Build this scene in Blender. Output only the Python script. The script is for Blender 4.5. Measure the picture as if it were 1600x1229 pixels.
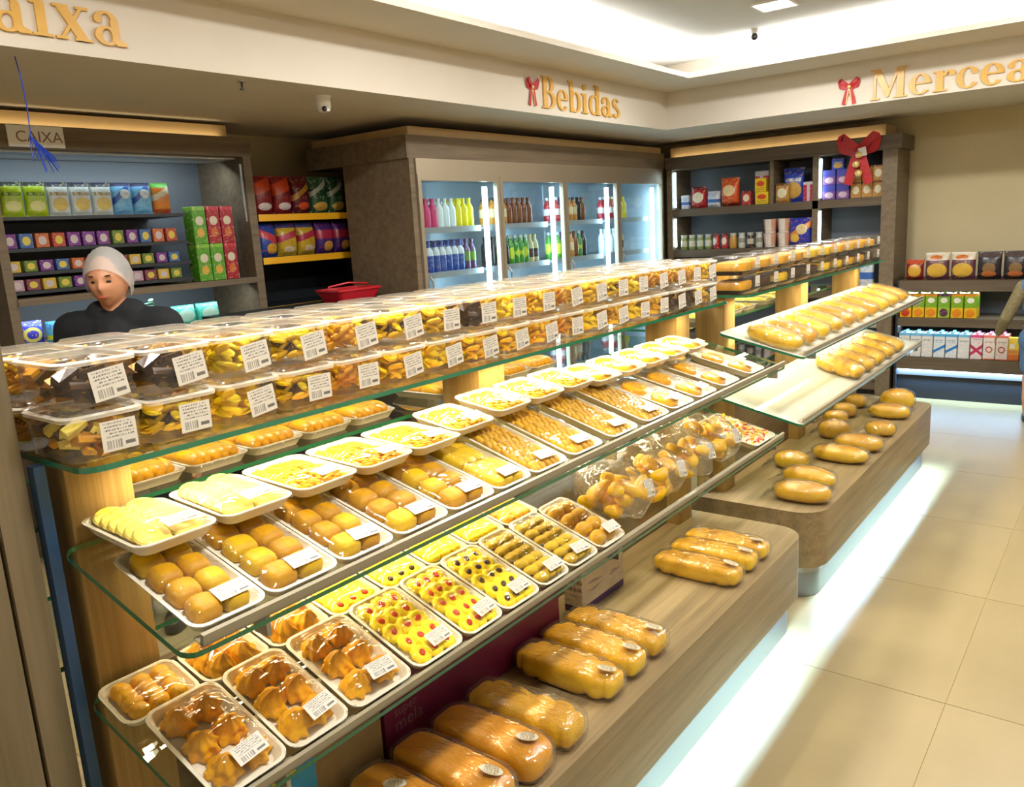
import bpy, bmesh, math, random
from math import sin, cos, pi, radians, atan, sqrt
from mathutils import Vector, Matrix
import numpy as np

random.seed(7)
scene = bpy.context.scene
for _o in list(bpy.data.objects):
    bpy.data.objects.remove(_o, do_unlink=True)
COL = scene.collection

# ------------------------------------------------------------------ camera
CAM_F, CAM_YAW, CAM_PITCH, CAM_ROLL = 1257.2, radians(38.121), radians(11.627), radians(-3.304)
CAM_H = 1.62
_d = Vector((-sin(CAM_YAW) * cos(CAM_PITCH), cos(CAM_YAW) * cos(CAM_PITCH), -sin(CAM_PITCH)))
_r = Vector((cos(CAM_YAW), sin(CAM_YAW), 0))
_u = _r.cross(_d)
_r2 = cos(CAM_ROLL) * _r + sin(CAM_ROLL) * _u
_u2 = -sin(CAM_ROLL) * _r + cos(CAM_ROLL) * _u
cam = bpy.data.cameras.new('camera')
cam.sensor_fit = 'HORIZONTAL'
cam.sensor_width = 36.0
cam.lens = CAM_F / 1600 * 36.0
cam.clip_start = 0.02
camo = bpy.data.objects.new('camera', cam)
M = Matrix((_r2, _u2, -_d)).transposed().to_4x4()
M.translation = Vector((0, 0, CAM_H))
camo.matrix_world = M
COL.objects.link(camo)
scene.camera = camo

# ------------------------------------------------------------------ view, world
vs = scene.view_settings
vs.view_transform = 'Standard'
vs.look = 'None'
vs.gamma = 1.0
vs.exposure = 0.97
vs.use_curve_mapping = False
scene.cycles.max_bounces = 8
scene.cycles.transparent_max_bounces = 40
scene.cycles.caustics_reflective = False
scene.cycles.caustics_refractive = False
scene.cycles.sample_clamp_indirect = 6.0
world = bpy.data.worlds.new('world')
scene.world = world
world.use_nodes = True
world.node_tree.nodes['Background'].inputs[0].default_value = (1.0, 1.0, 1.0, 1)
world.node_tree.nodes['Background'].inputs[1].default_value = 0.05

def area(name, loc, sx, sy, power, color=(1, 1, 1), rot=(0, 0, 0), spread=180):
    l = bpy.data.lights.new(name, 'AREA')
    l.shape = 'RECTANGLE'
    l.size = sx
    l.size_y = sy
    l.energy = power
    l.color = color
    l.spread = radians(spread)
    o = bpy.data.objects.new(name, l)
    o.location = loc
    o.rotation_euler = rot
    COL.objects.link(o)
    return o

# light powers
P_PANEL, P_COVE, P_SHELF_UP, P_SHELF_MID, P_KICK = 22.5, 7.2, 2.5, 2.6, 7.5
WARM = (1.0, 0.82, 0.50)
NEUT = (1.0, 0.975, 0.92)
COOL = (0.34, 0.62, 1.0)

NTH = 'first second third fourth fifth sixth seventh eighth ninth tenth eleventh twelfth thirteenth fourteenth fifteenth sixteenth seventeenth eighteenth'.split()
# ------------------------------------------------------------------ helpers
def lin(h):
    h = h.lstrip('#')
    v = [int(h[i:i + 2], 16) / 255 for i in (0, 2, 4)]
    return tuple((c / 12.92 if c <= 0.04045 else ((c + 0.055) / 1.055) ** 2.4) for c in v) + (1.0,)

class NT:
    """small node-tree builder"""
    def __init__(self, name):
        self.m = bpy.data.materials.new(name)
        self.m.use_nodes = True
        self.t = self.m.node_tree
        self.t.nodes.clear()
        self.out = self.t.nodes.new('ShaderNodeOutputMaterial')
    def n(self, typ, **kw):
        nd = self.t.nodes.new(typ)
        for k, v in kw.items():
            setattr(nd, k, v)
        return nd
    def l(self, a, b):
        self.t.links.new(a, b)
    def val(self, sock, v):
        if hasattr(v, 'is_output'):
            self.l(v, sock)
        else:
            sock.default_value = v
    def math(self, op, a, b=0.0, c=0.0):
        nd = self.n('ShaderNodeMath', operation=op)
        self.val(nd.inputs[0], a); self.val(nd.inputs[1], b); self.val(nd.inputs[2], c)
        return nd.outputs[0]
    def mix(self, fac, a, b):
        nd = self.n('ShaderNodeMix', data_type='RGBA')
        self.val(nd.inputs[0], fac); self.val(nd.inputs[6], a); self.val(nd.inputs[7], b)
        return nd.outputs[2]
    def coord(self, which='Generated'):
        return self.n('ShaderNodeTexCoord').outputs[which]
    def scaled(self, vec, s):
        nd = self.n('ShaderNodeMapping')
        self.l(vec, nd.inputs[0])
        nd.inputs['Scale'].default_value = s
        return nd.outputs[0]
    def noise(self, vec, scale, detail=4.0, rough=0.5):
        nd = self.n('ShaderNodeTexNoise')
        if vec is not None:
            self.l(vec, nd.inputs['Vector'])
        nd.inputs['Scale'].default_value = scale
        nd.inputs['Detail'].default_value = detail
        nd.inputs['Roughness'].default_value = rough
        return nd.outputs[0]
    def ramp(self, fac, stops):
        nd = self.n('ShaderNodeValToRGB')
        self.l(fac, nd.inputs[0])
        e = nd.color_ramp.elements
        while len(e) < len(stops):
            e.new(0.5)
        for i, (p, c) in enumerate(stops):
            e[i].position = p
            e[i].color = c
        return nd.outputs[0]
    def bump(self, h, strength=0.3, dist=0.01):
        nd = self.n('ShaderNodeBump')
        nd.inputs['Strength'].default_value = strength
        nd.inputs['Distance'].default_value = dist
        self.l(h, nd.inputs['Height'])
        return nd.outputs[0]
    def princ(self, color, rough=0.5, metal=0.0, normal=None, spec=0.5, sheen=None, emis=None, emis_s=0.0):
        b = self.n('ShaderNodeBsdfPrincipled')
        self.val(b.inputs['Base Color'], color)
        self.val(b.inputs['Roughness'], rough)
        b.inputs['Metallic'].default_value = metal
        b.inputs['Specular IOR Level'].default_value = spec
        if normal is not None:
            self.l(normal, b.inputs['Normal'])
        if emis is not None:
            self.val(b.inputs['Emission Color'], emis)
            b.inputs['Emission Strength'].default_value = emis_s
        self.l(b.outputs[0], self.out.inputs[0])
        return b

MAT = {}
def plain(name, col, rough=0.5, metal=0.0, spec=0.5, var=0.0, scale=40, bump=0.0, bscale=None):
    t = NT(name)
    c = lin(col) if isinstance(col, str) else col
    colr = c
    nrm = None
    if var or bump:
        oc = t.coord('Object')
    if var:
        nz = t.noise(oc, scale, 3)
        d = tuple(x * (1 - var) for x in c[:3]) + (1,)
        b = tuple(min(1, x * (1 + var)) for x in c[:3]) + (1,)
        colr = t.ramp(nz, [(0.3, d), (0.7, b)])
    if bump:
        nrm = t.bump(t.noise(oc, bscale or scale, 4), bump, 0.004)
    t.princ(colr, rough, metal, nrm, spec)
    MAT[name] = t.m
    return t.m

def wood(name, c1, c2, axis=1, rough=0.45, freq=26, bump=0.05):
    t = NT(name)
    oc = t.coord('Object')
    s = [freq, freq, freq]
    s[axis] = 1.2
    v = t.scaled(oc, s)
    a = t.noise(v, 1.0, 6, 0.65)
    s2 = [x * 5 for x in s]; s2[axis] = 3.0
    b = t.noise(t.scaled(oc, s2), 1.0, 3)
    f = t.math('ADD', t.math('MULTIPLY', a, 0.7), t.math('MULTIPLY', b, 0.3))
    col = t.ramp(f, [(0.36, lin(c1)), (0.64, lin(c2))])
    t.princ(col, rough, 0, t.bump(f, bump, 0.003), 0.35)
    MAT[name] = t.m

def emit(name, col, s):
    t = NT(name)
    e = t.n('ShaderNodeEmission')
    e.inputs[0].default_value = col
    e.inputs[1].default_value = s
    t.l(e.outputs[0], t.out.inputs[0])
    MAT[name] = t.m

def clear(name, tint=(1, 1, 1, 1), gloss=0.06, ior=1.45, boost=1.0, base=0.0, wr=0.0, wscale=30, haze=0.0, hazecol=(1, 1, 1, 1), aniso=None, wd=0.01, crease=0.0):
    """thin transparent sheet: transparent + mirror by fresnel, optional wrinkles and haze"""
    t = NT(name)
    tr = t.n('ShaderNodeBsdfTransparent'); tr.inputs[0].default_value = tint
    gl = t.n('ShaderNodeBsdfGlossy'); gl.inputs['Roughness'].default_value = gloss
    lw = t.n('ShaderNodeLayerWeight'); lw.inputs[0].default_value = 0.5
    r0 = ((ior - 1) / (ior + 1)) ** 2
    if wr:
        oc = t.coord('Object')
        vv = t.scaled(oc, aniso) if aniso else oc
        nz = t.n('ShaderNodeTexNoise'); t.l(vv, nz.inputs['Vector'])
        nz.inputs['Scale'].default_value = wscale
        nz.inputs['Detail'].default_value = 2
        nz.inputs['Distortion'].default_value = 1.2
        rd = t.math('ABSOLUTE', t.math('SUBTRACT', nz.outputs[0], 0.5))
        bp = t.bump(rd, wr, wd)
        t.l(bp, gl.inputs['Normal']); t.l(bp, lw.inputs['Normal'])
    sch = t.math('MULTIPLY_ADD', t.math('POWER', lw.outputs['Facing'], 5.0), 1 - r0, r0)
    fac = t.math('MINIMUM', t.math('MULTIPLY_ADD', sch, boost, base), 0.6)
    mx = t.n('ShaderNodeMixShader')
    t.l(fac, mx.inputs[0]); t.l(tr.outputs[0], mx.inputs[1]); t.l(gl.outputs[0], mx.inputs[2])
    sh = mx.outputs[0]
    if haze:
        df = t.n('ShaderNodeBsdfDiffuse'); df.inputs[0].default_value = hazecol
        m2 = t.n('ShaderNodeMixShader'); m2.inputs[0].default_value = haze
        if crease:
            # stretched fold lines scatter light
            cn = t.n('ShaderNodeTexNoise'); t.l(t.scaled(t.coord('Object'), (0.22, 1.1, 0.5)), cn.inputs['Vector'])
            cn.inputs['Scale'].default_value = 24; cn.inputs['Detail'].default_value = 1.5; cn.inputs['Distortion'].default_value = 2.2
            ln = t.n('ShaderNodeMapRange'); t.l(t.math('ABSOLUTE', t.math('SUBTRACT', cn.outputs[0], 0.53)), ln.inputs[0])
            ln.inputs[1].default_value = 0.0; ln.inputs[2].default_value = 0.018; ln.inputs[3].default_value = crease; ln.inputs[4].default_value = haze
            t.l(ln.outputs[0], m2.inputs[0])
        t.l(sh, m2.inputs[1]); t.l(df.outputs[0], m2.inputs[2]); sh = m2.outputs[0]
    t.l(sh, t.out.inputs[0])
    MAT[name] = t.m

def food(name, lo, hi, rough=0.55, scale=35, bump=0.25, bscale=90, spec=0.4, top=None, hue=0.507):
    """baked surface: mottled between two crust colours; top=(colour, start, end) browns the upper part"""
    t = NT(name)
    oc = t.coord('Object')
    nz = t.noise(oc, scale, 5, 0.6)
    col = t.ramp(nz, [(0.32, lin(lo)), (0.68, lin(hi))])
    if top:
        g = t.n('ShaderNodeSeparateXYZ'); t.l(t.coord('Generated'), g.inputs[0])
        f = t.math('ADD', g.outputs[2], t.math('MULTIPLY', t.math('SUBTRACT', nz, 0.5), 0.35))
        mr = t.n('ShaderNodeMapRange'); t.l(f, mr.inputs[0])
        mr.inputs[1].default_value = top[1]; mr.inputs[2].default_value = top[2]
        col = t.mix(mr.outputs[0], col, lin(top[0]))
    rnd = t.n('ShaderNodeObjectInfo').outputs['Random']
    hs = t.n('ShaderNodeHueSaturation')
    t.l(col, hs.inputs['Color'])
    t.l(t.math('MULTIPLY_ADD', rnd, 0.2, 0.95), hs.inputs['Value'])
    hs.inputs['Saturation'].default_value = 1.22
    hs.inputs['Hue'].default_value = hue
    t.princ(hs.outputs[0], rough, 0, t.bump(t.noise(oc, bscale, 4, 0.6), bump, 0.004), spec)
    MAT[name] = t.m

def pack(name, base, layers, rough=0.3, spec=0.5):
    """printed packaging; layers use the generated box coordinates u = x, v = z"""
    t = NT(name)
    g = t.n('ShaderNodeSeparateXYZ'); gc = t.coord('Generated'); t.l(gc, g.inputs[0])
    u, v = g.outputs[0], g.outputs[2]
    col = lin(base)
    for L in layers:
        k = L[0]
        if k == 'v':
            m = t.math('MULTIPLY', t.math('GREATER_THAN', v, L[1]), t.math('LESS_THAN', v, L[2]))
        elif k == 'u':
            m = t.math('MULTIPLY', t.math('GREATER_THAN', u, L[1]), t.math('LESS_THAN', u, L[2]))
        elif k == 'd':      # ellipse: cu cv ru rv
            a = t.math('POWER', t.math('DIVIDE', t.math('SUBTRACT', u, L[1]), L[3]), 2.0)
            b = t.math('POWER', t.math('DIVIDE', t.math('SUBTRACT', v, L[2]), L[4]), 2.0)
            m = t.math('LESS_THAN', t.math('ADD', a, b), 1.0)
        elif k == 'r':      # rectangle u0 u1 v0 v1
            m = t.math('MULTIPLY', t.math('MULTIPLY', t.math('GREATER_THAN', u, L[1]), t.math('LESS_THAN', u, L[2])),
                       t.math('MULTIPLY', t.math('GREATER_THAN', v, L[3]), t.math('LESS_THAN', v, L[4])))
        elif k == 's':      # slanted wave band: centre, slope, half width
            w = t.math('ABSOLUTE', t.math('SUBTRACT', v, t.math('MULTIPLY_ADD', u, L[2], L[1])))
            m = t.math('LESS_THAN', w, L[3])
        elif k == 'p':      # speckles: scale, threshold
            m = t.math('GREATER_THAN', t.noise(gc, L[1], 2), L[2])
        elif k == 't':      # lines of fine print: u0 u1 v0 v1 rows
            rows = t.math('LESS_THAN', t.math('FRACT', t.math('MULTIPLY', v, L[5])), 0.5)
            nv = t.noise(t.scaled(gc, (45.0, 1.0, L[5])), 1.0, 1)
            m = t.math('MULTIPLY', rows, t.math('GREATER_THAN', nv, 0.47))
            for s_, op, lim in ((u, 'GREATER_THAN', L[1]), (u, 'LESS_THAN', L[2]), (v, 'GREATER_THAN', L[3]), (v, 'LESS_THAN', L[4])):
                m = t.math('MULTIPLY', m, t.math(op, s_, lim))
        col = t.mix(m, col, lin(L[-1]))
    # uneven print: small flecks of the accent colour and patchy ink
    fl = t.math('GREATER_THAN', t.noise(t.scaled(gc, (9.0, 2.0, 13.0)), 1.0, 3), 0.6)
    if layers: col = t.mix(t.math('MULTIPLY', fl, 0.55), col, lin(layers[0][-1]))
    col = t.mix(t.math('MULTIPLY', t.noise(gc, 5.0, 4, 0.7), 0.45), col, (0.02, 0.02, 0.03, 1))
    t.princ(col, rough, 0, None, spec)
    MAT[name] = t.m

# ---- mesh builder
class MB:
    def __init__(self):
        self.v, self.f, self.mi = [], [], []
    def add(self, vs_, fs_, mi=0, mat=None):
        o = len(self.v)
        if mat is not None:
            vs_ = [tuple(mat @ Vector(p)) for p in vs_]
        self.v += [tuple(p) for p in vs_]
        self.f += [tuple(i + o for i in f) for f in fs_]
        self.mi += [mi] * len(fs_)
        return self
    def box(self, x0, x1, y0, y1, z0, z1, mi=0, mat=None):
        x0, x1 = min(x0, x1), max(x0, x1); y0, y1 = min(y0, y1), max(y0, y1); z0, z1 = min(z0, z1), max(z0, z1)
        vv = [(x, y, z) for z in (z0, z1) for y in (y0, y1) for x in (x0, x1)]
        return self.add(vv, [(0, 2, 3, 1), (4, 5, 7, 6), (0, 1, 5, 4), (2, 6, 7, 3), (0, 4, 6, 2), (1, 3, 7, 5)], mi, mat)
    def prism(self, poly, z0, z1, mi=0, mat=None, side_mi=None):
        n = len(poly)
        vv = [(p[0], p[1], z0) for p in poly] + [(p[0], p[1], z1) for p in poly]
        self.add(vv, [tuple(range(n - 1, -1, -1)), tuple(range(n, 2 * n))], mi, mat)
        o = len(self.v) - 2 * n
        for i in range(n):
            j = (i + 1) % n
            self.f.append((o + i, o + j, o + n + j, o + n + i)); self.mi.append(mi if side_mi is None else side_mi)
        return self
    def rings(self, rings, mi=0, cap0=True, cap1=True, mat=None):
        n = len(rings[0]); vv = [p for r in rings for p in r]; fs = []
        for k in range(len(rings) - 1):
            for i in range(n):
                j = (i + 1) % n
                fs.append((k * n + i, k * n + j, (k + 1) * n + j, (k + 1) * n + i))
        if cap0: fs.append(tuple(range(n - 1, -1, -1)))
        if cap1: fs.append(tuple((len(rings) - 1) * n + i for i in range(n)))
        return self.add(vv, fs, mi, mat)
    def lathe(self, prof, n=16, mi=0, mat=None):
        return self.rings([[(r * cos(2 * pi * i / n), r * sin(2 * pi * i / n), z) for i in range(n)] for r, z in prof], mi, True, True, mat)
    def tube(self, path, rad, n=8, mi=0, mat=None):
        P = [Vector(p) for p in path]; rs = []
        up = Vector((0, 0, 1))
        for i, p in enumerate(P):
            t = (P[min(i + 1, len(P) - 1)] - P[max(i - 1, 0)]).normalized()
            a = t.cross(up)
            if a.length < 1e-3: a = t.cross(Vector((1, 0, 0)))
            a.normalize(); b = a.cross(t)
            r = rad[i] if isinstance(rad, (list, tuple)) else rad
            rs.append([tuple(p + r * (cos(2 * pi * k / n) * a + sin(2 * pi * k / n) * b)) for k in range(n)])
        return self.rings(rs, mi, True, True, mat)
    def blob(self, sx, sy, sz, e1=1.0, e2=1.0, nu=14, nv=8, mi=0, mat=None, flat=None, fn=None):
        """superellipsoid; flat clamps the underside"""
        def pw(a, e): return math.copysign(abs(a) ** e, a)
        rs = []
        for j in range(1, nv):
            ph = -pi / 2 + pi * j / nv
            ring = []
            for i in range(nu):
                th = 2 * pi * i / nu
                p = [sx * pw(cos(ph), e1) * pw(cos(th), e2), sy * pw(cos(ph), e1) * pw(sin(th), e2), sz * pw(sin(ph), e1)]
                if fn: p = fn(p, th, ph)
                if flat is not None and p[2] < flat: p[2] = flat
                ring.append(tuple(p))
            rs.append(ring)
        return self.rings(rs, mi, True, True, mat)
    def mesh(self, name, mats, smooth=True, angle=None):
        me = bpy.data.meshes.new(name)
        me.from_pydata(self.v, [], self.f)
        for m in (mats if isinstance(mats, (list, tuple)) else [mats]):
            me.materials.append(MAT[m] if isinstance(m, str) else m)
        me.polygons.foreach_set('material_index', self.mi)
        bm = bmesh.new(); bm.from_mesh(me)
        bmesh.ops.recalc_face_normals(bm, faces=bm.faces)
        bm.to_mesh(me); bm.free()
        if smooth:
            me.polygons.foreach_set('use_smooth', [True] * len(me.polygons))
            me.set_sharp_from_angle(angle=radians(angle or 40))
        me.update()
        return me

def obj(name, me, parent=None, loc=(0, 0, 0), rot=(0, 0, 0), scale=(1, 1, 1)):
    o = bpy.data.objects.new(name, me)
    COL.objects.link(o)
    o.parent = parent
    o.location = loc; o.rotation_euler = rot; o.scale = scale
    return o
def tag(o, label, cat, group=None):
    o['label'] = label; o['category'] = cat
    if group: o['group'] = group
    return o
def thing(name, label, cat, loc=(0, 0, 0), rot=(0, 0, 0), group=None):
    o = obj(name, None, None, loc, rot)
    o.empty_display_size = 0.05
    return tag(o, label, cat, group)
def struct(name, me, parent=None, **k):
    o = obj(name, me, parent, **k)
    o['kind'] = 'structure'
    return o
def stuff(o):
    o['kind'] = 'stuff'
    return o
def boxm(name, dims, mat, **k):
    return MB().box(*dims).mesh(name, mat, smooth=False, **k)
def bevbox(w, d, h, r=0.004):
    """box centred on x,y standing on z=0, edges chamfered"""
    mb = MB()
    def ring(i, z): return [(-w/2+i, -d/2, z), (w/2-i, -d/2, z), (w/2, -d/2+i, z), (w/2, d/2-i, z), (w/2-i, d/2, z), (-w/2+i, d/2, z), (-w/2, d/2-i, z), (-w/2, -d/2+i, z)]
    def inset(i, z): return [(-w/2+i+r, -d/2+i, z), (w/2-i-r, -d/2+i, z), (w/2-i, -d/2+i+r, z), (w/2-i, d/2-i-r, z), (w/2-i-r, d/2-i, z), (-w/2+i+r, d/2-i, z), (-w/2+i, d/2-i-r, z), (-w/2+i, -d/2+i+r, z)]
    mb.rings([inset(r, 0), ring(r, r), ring(r, h - r), inset(r, h)])
    return mb
def rrect(w, l, r, n=4):
    """rounded rectangle outline centred at the origin, x length l, y width w"""
    pts = []
    for cx, cy, a in ((l/2-r, w/2-r, 0), (-l/2+r, w/2-r, 90), (-l/2+r, -w/2+r, 180), (l/2-r, -w/2+r, 270)):
        for k in range(n + 1):
            t = radians(a + 90 * k / n)
            pts.append((cx + r * cos(t), cy + r * sin(t)))
    return pts
def T(x=0, y=0, z=0, rx=0, ry=0, rz=0, s=1):
    from mathutils import Euler
    return Matrix.Translation((x, y, z)) @ Euler((rx, ry, rz)).to_matrix().to_4x4() @ Matrix.Scale(s, 4)
# ------------------------------------------------------------------ materials
plain('paint_cream', '#d9d0c2', 0.75, var=0.02, scale=3)
plain('paint_ceiling', '#cfd0d0', 0.8)
plain('paint_tan', '#c2b48f', 0.7, var=0.05, scale=2)
plain('grout', '#a8925f', 0.8)
wood('wood_taupe', '#635543', '#7d6c55', axis=1, rough=0.5)
wood('wood_taupe_x', '#4f4336', '#685946', axis=0, rough=0.5)
wood('wood_plinth', '#7b6a4e', '#a08a66', axis=1, rough=0.42)
wood('wood_oak', '#8f7442', '#b3935a', axis=2, rough=0.5, freq=60)
wood('wood_column', '#6f6146', '#84755a', axis=2, rough=0.55, freq=20)
plain('wood_trim', '#b89a6c', 0.5, var=0.06, scale=8)
plain('dark_panel', '#20242a', 0.45)
plain('black', '#0b0c0e', 0.5)
plain('bay_back', '#63686e', 0.5)
plain('steel', '#a6aaae', 0.28, metal=0.9)
plain('steel_kick', '#8b9096', 0.38, metal=0.9)
plain('upright_blue', '#2f4f78', 0.4, metal=0.3)
plain('alu', '#b9b8b0', 0.35, metal=0.8)
plain('alu_warm', '#a99c86', 0.4, metal=0.6)
plain('acrylic_rail', '#9a917c', 0.25, spec=0.6)
plain('white_plastic', '#ecebe6', 0.35)
plain('dark_plastic', '#2a2522', 0.3)
plain('gold_letter', '#d9a94e', 0.35, spec=0.6, var=0.05, scale=20)
plain('ribbon_red', '#b3121a', 0.45, var=0.2, scale=60)
plain('ribbon_gold', '#e9cf86', 0.3, metal=0.4)
plain('cord_blue', '#1c3fae', 0.5)
plain('rail_yellow', '#f0b11c', 0.4)
plain('red_plastic', '#c1202b', 0.35)
plain('foam', '#e0d9c6', 0.55, spec=0.3)
plain('cardboard', '#9b8358', 0.8, var=0.06, scale=60)
plain('purple_card', '#6a1240', 0.5, var=0.05)
plain('skin', '#c98d68', 0.5, var=0.05, scale=30)
plain('eye_dark', '#1c120c', 0.2)
plain('lip', '#a8503f', 0.45)
plain('hair_dark', '#241a14', 0.5)
plain('cloth_black', '#0d1016', 0.85, var=0.2, scale=30)
plain('cloth_denim', '#4c6a8c', 0.85, var=0.15, scale=90)
plain('cloth_olive', '#7d7150', 0.85, var=0.2, scale=60)
clear('hairnet', (0.97, 0.97, 0.97, 1), 0.4, 1.3, 0.6, haze=0.42, hazecol=(0.75, 0.72, 0.68, 1))
plain('leaf', '#2e5b34', 0.5, var=0.3, scale=40)
emit('led_white', (1, 0.97, 0.92, 1), 9.0)
emit('led_panel', (1, 0.98, 0.94, 1), 12.0)
emit('led_cool', (0.62, 0.9, 1.0, 1), 9.0)
emit('led_soft', (0.6, 0.86, 1.0, 1), 9.0)
emit('led_kick', (0.55, 0.82, 1.0, 1), 6.0)
clear('glass', (0.95, 0.985, 0.96, 1), 0.0, 1.5, 1.2)
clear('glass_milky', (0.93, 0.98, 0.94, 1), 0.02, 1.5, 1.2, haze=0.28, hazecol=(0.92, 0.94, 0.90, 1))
clear('door_glass', (0.92, 0.97, 0.98, 1), 0.0, 1.5, 1.0)
clear('tub_lid', (0.97, 0.96, 0.94, 1), 0.12, 1.45, 1.1, base=0.03, wr=0.1, wscale=20, haze=0.08, hazecol=(0.95, 0.86, 0.7, 1))
clear('tub_rim', (0.95, 0.93, 0.9, 1), 0.1, 1.45, 1.3, base=0.06, haze=0.5, hazecol=(0.95, 0.88, 0.74, 1))
clear('tub_plastic', (0.99, 0.985, 0.975, 1), 0.08, 1.45, 1.0, base=0.01, wr=0.12, wscale=25, haze=0.02, hazecol=(1, 0.95, 0.85, 1))
clear('film', (0.99, 0.985, 0.97, 1), 0.045, 1.4, 1.2, base=0.012, wr=1.0, wscale=20, haze=0.008, aniso=(1, 0.4, 1), wd=0.01)
clear('film_crinkle', (0.985, 0.98, 0.96, 1), 0.09, 1.45, 1.6, base=0.06, wr=1.0, wscale=30, haze=0.02, aniso=(0.4, 1, 1), wd=0.011)
clear('bag_clear', (0.98, 0.98, 0.96, 1), 0.12, 1.4, 1.3, base=0.03, wr=1.0, wscale=22, haze=0.06, hazecol=(1, 0.95, 0.8, 1))
plain('glass_edge', '#1f6d4b', 0.1, spec=0.8)

def label_mat():
    t = NT('label_print')
    g = t.n('ShaderNodeSeparateXYZ'); gc = t.coord('Generated'); t.l(gc, g.inputs[0])
    u, v = g.outputs[0], g.outputs[1]
    rows = t.math('LESS_THAN', t.math('FRACT', t.math('MULTIPLY', v, 9.0)), 0.5)
    nz = t.noise(t.scaled(gc, (38.0, 9.0, 1.0)), 1.0, 1)
    m = t.math('MULTIPLY', rows, t.math('GREATER_THAN', nz, 0.5))
    for s_, op, lim in ((u, 'GREATER_THAN', 0.08), (u, 'LESS_THAN', 0.92), (v, 'GREATER_THAN', 0.42), (v, 'LESS_THAN', 0.94)):
        m = t.math('MULTIPLY', m, t.math(op, s_, lim))
    bar = t.math('GREATER_THAN', t.noise(t.scaled(gc, (60.0, 0.0, 0.0)), 1.0, 0), 0.5)
    for s_, op, lim in ((u, 'GREATER_THAN', 0.12), (u, 'LESS_THAN', 0.55), (v, 'GREATER_THAN', 0.08), (v, 'LESS_THAN', 0.36)):
        bar = t.math('MULTIPLY', bar, t.math(op, s_, lim))
    pr = t.math('MULTIPLY', t.math('GREATER_THAN', u, 0.64), t.math('LESS_THAN', u, 0.92))
    pr = t.math('MULTIPLY', pr, t.math('MULTIPLY', t.math('GREATER_THAN', v, 0.14), t.math('LESS_THAN', v, 0.26)))
    f = t.math('MINIMUM', t.math('ADD', t.math('ADD', m, bar), pr), 0.8)
    t.princ(t.mix(f, lin('#d6cfc2'), lin('#2a2426')), 0.5)
    MAT['label_print'] = t.m
label_mat()

def floor_mat():
    t = NT('floor_tile')
    oc = t.coord('Object')
    rnd = t.n('ShaderNodeObjectInfo').outputs['Random']
    off = t.n('ShaderNodeVectorMath', operation='ADD'); t.l(oc, off.inputs[0])
    cmb = t.n('ShaderNodeCombineXYZ'); t.l(t.math('MULTIPLY', rnd, 30.0), cmb.inputs[0]); t.l(cmb.outputs[0], off.inputs[1])
    a = t.noise(off.outputs[0], 2.2, 6, 0.6)
    b = t.noise(t.scaled(off.outputs[0], (9, 1.5, 1)), 1.0, 3)
    f = t.math('MULTIPLY_ADD', b, 0.3, t.math('MULTIPLY', a, 0.7))
    col = t.ramp(f, [(0.3, lin("#94825a")), (0.7, lin("#a18f66"))])
    t.princ(col, t.math('MULTIPLY_ADD', a, 0.12, 0.32), 0, None, 0.35)
    MAT['floor_tile'] = t.m
floor_mat()

# baked goods
food('bun', '#b47806', '#c98f10', 0.55, 30, 0.3, 120)
food('bun_pale', '#c89a16', '#d6aa26', 0.55, 30, 0.25, 120)
food('finger', '#cc9f18', '#dcb42e', 0.5, 22, 0.2, 80)
food('penne', '#c08506', '#d9a416', 0.42, 60, 0.3, 160)
food('noodle', '#e2a602', '#f0c010', 0.45, 70, 0.5, 200, hue=0.497)
food('cream', '#e6cf74', '#efdd96', 0.5, 20, 0.15, 80, hue=0.503)
food('eclair', '#d68a04', '#e8a60c', 0.35, 18, 0.15, 60, top=('#eaa806', 0.4, 1.0))
food('choux', '#d08a0c', '#e8a81c', 0.45, 45, 0.5, 130, top=('#bf7408', 0.6, 1.2))
food('butter_cookie', '#ead04a', '#f2de66', 0.55, 40, 0.25, 150, hue=0.497)
food('shell_cookie', '#b08c2a', '#c8a848', 0.6, 40, 0.25, 150)
food('gold_bun', '#ba8004', '#d09a10', 0.45, 35, 0.35, 120)
food('jam', '#b0180f', '#d63a22', 0.15, 40, 0.1, 80, spec=0.7)
food('choc', '#2c1a0e', '#4a2f1a', 0.3, 40, 0.15, 80)
food('ball', '#d09018', '#e6ae3c', 0.5, 45, 0.4, 120)
food('pastry', '#dca40c', '#efc22c', 0.42, 25, 0.3, 90, top=('#d9960f', 0.5, 1.2))
food('loaf', '#edb72c', '#f8d45a', 0.4, 18, 0.25, 60, top=('#df9418', 0.45, 1.05))
food('loaf_dark', '#d8900e', '#e8a828', 0.32, 14, 0.25, 55, top=('#cf8010', 0.4, 1.05))
food('loaf_pale', '#e3a93c', '#f2cb6c', 0.45, 18, 0.3, 60, top=('#cf8a24', 0.5, 1.05))
food('loaf_coco', '#e0a52c', '#f0c552', 0.55, 60, 0.9, 220, top=('#d28a20', 0.6, 1.1))
food('orange_disc', '#d48c0a', '#eeac1e', 0.3, 30, 0.3, 60)
food('cake', '#c98313', '#e5a52a', 0.5, 40, 0.3, 120, top=('#9a5510', 0.75, 1.1))
food('caramel', '#b8741a', '#d89a34', 0.45, 50, 0.3, 120)
food('amber', '#cf9a1c', '#e8bc40', 0.45, 50, 0.3, 120)
food('confetti_pink', '#c94a5a', '#e88a80', 0.5, 40, 0.3, 120)
food('puff', '#d99e34', '#efc46a', 0.5, 30, 0.5, 100, top=('#d8952c', 0.6, 1.15))

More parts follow.
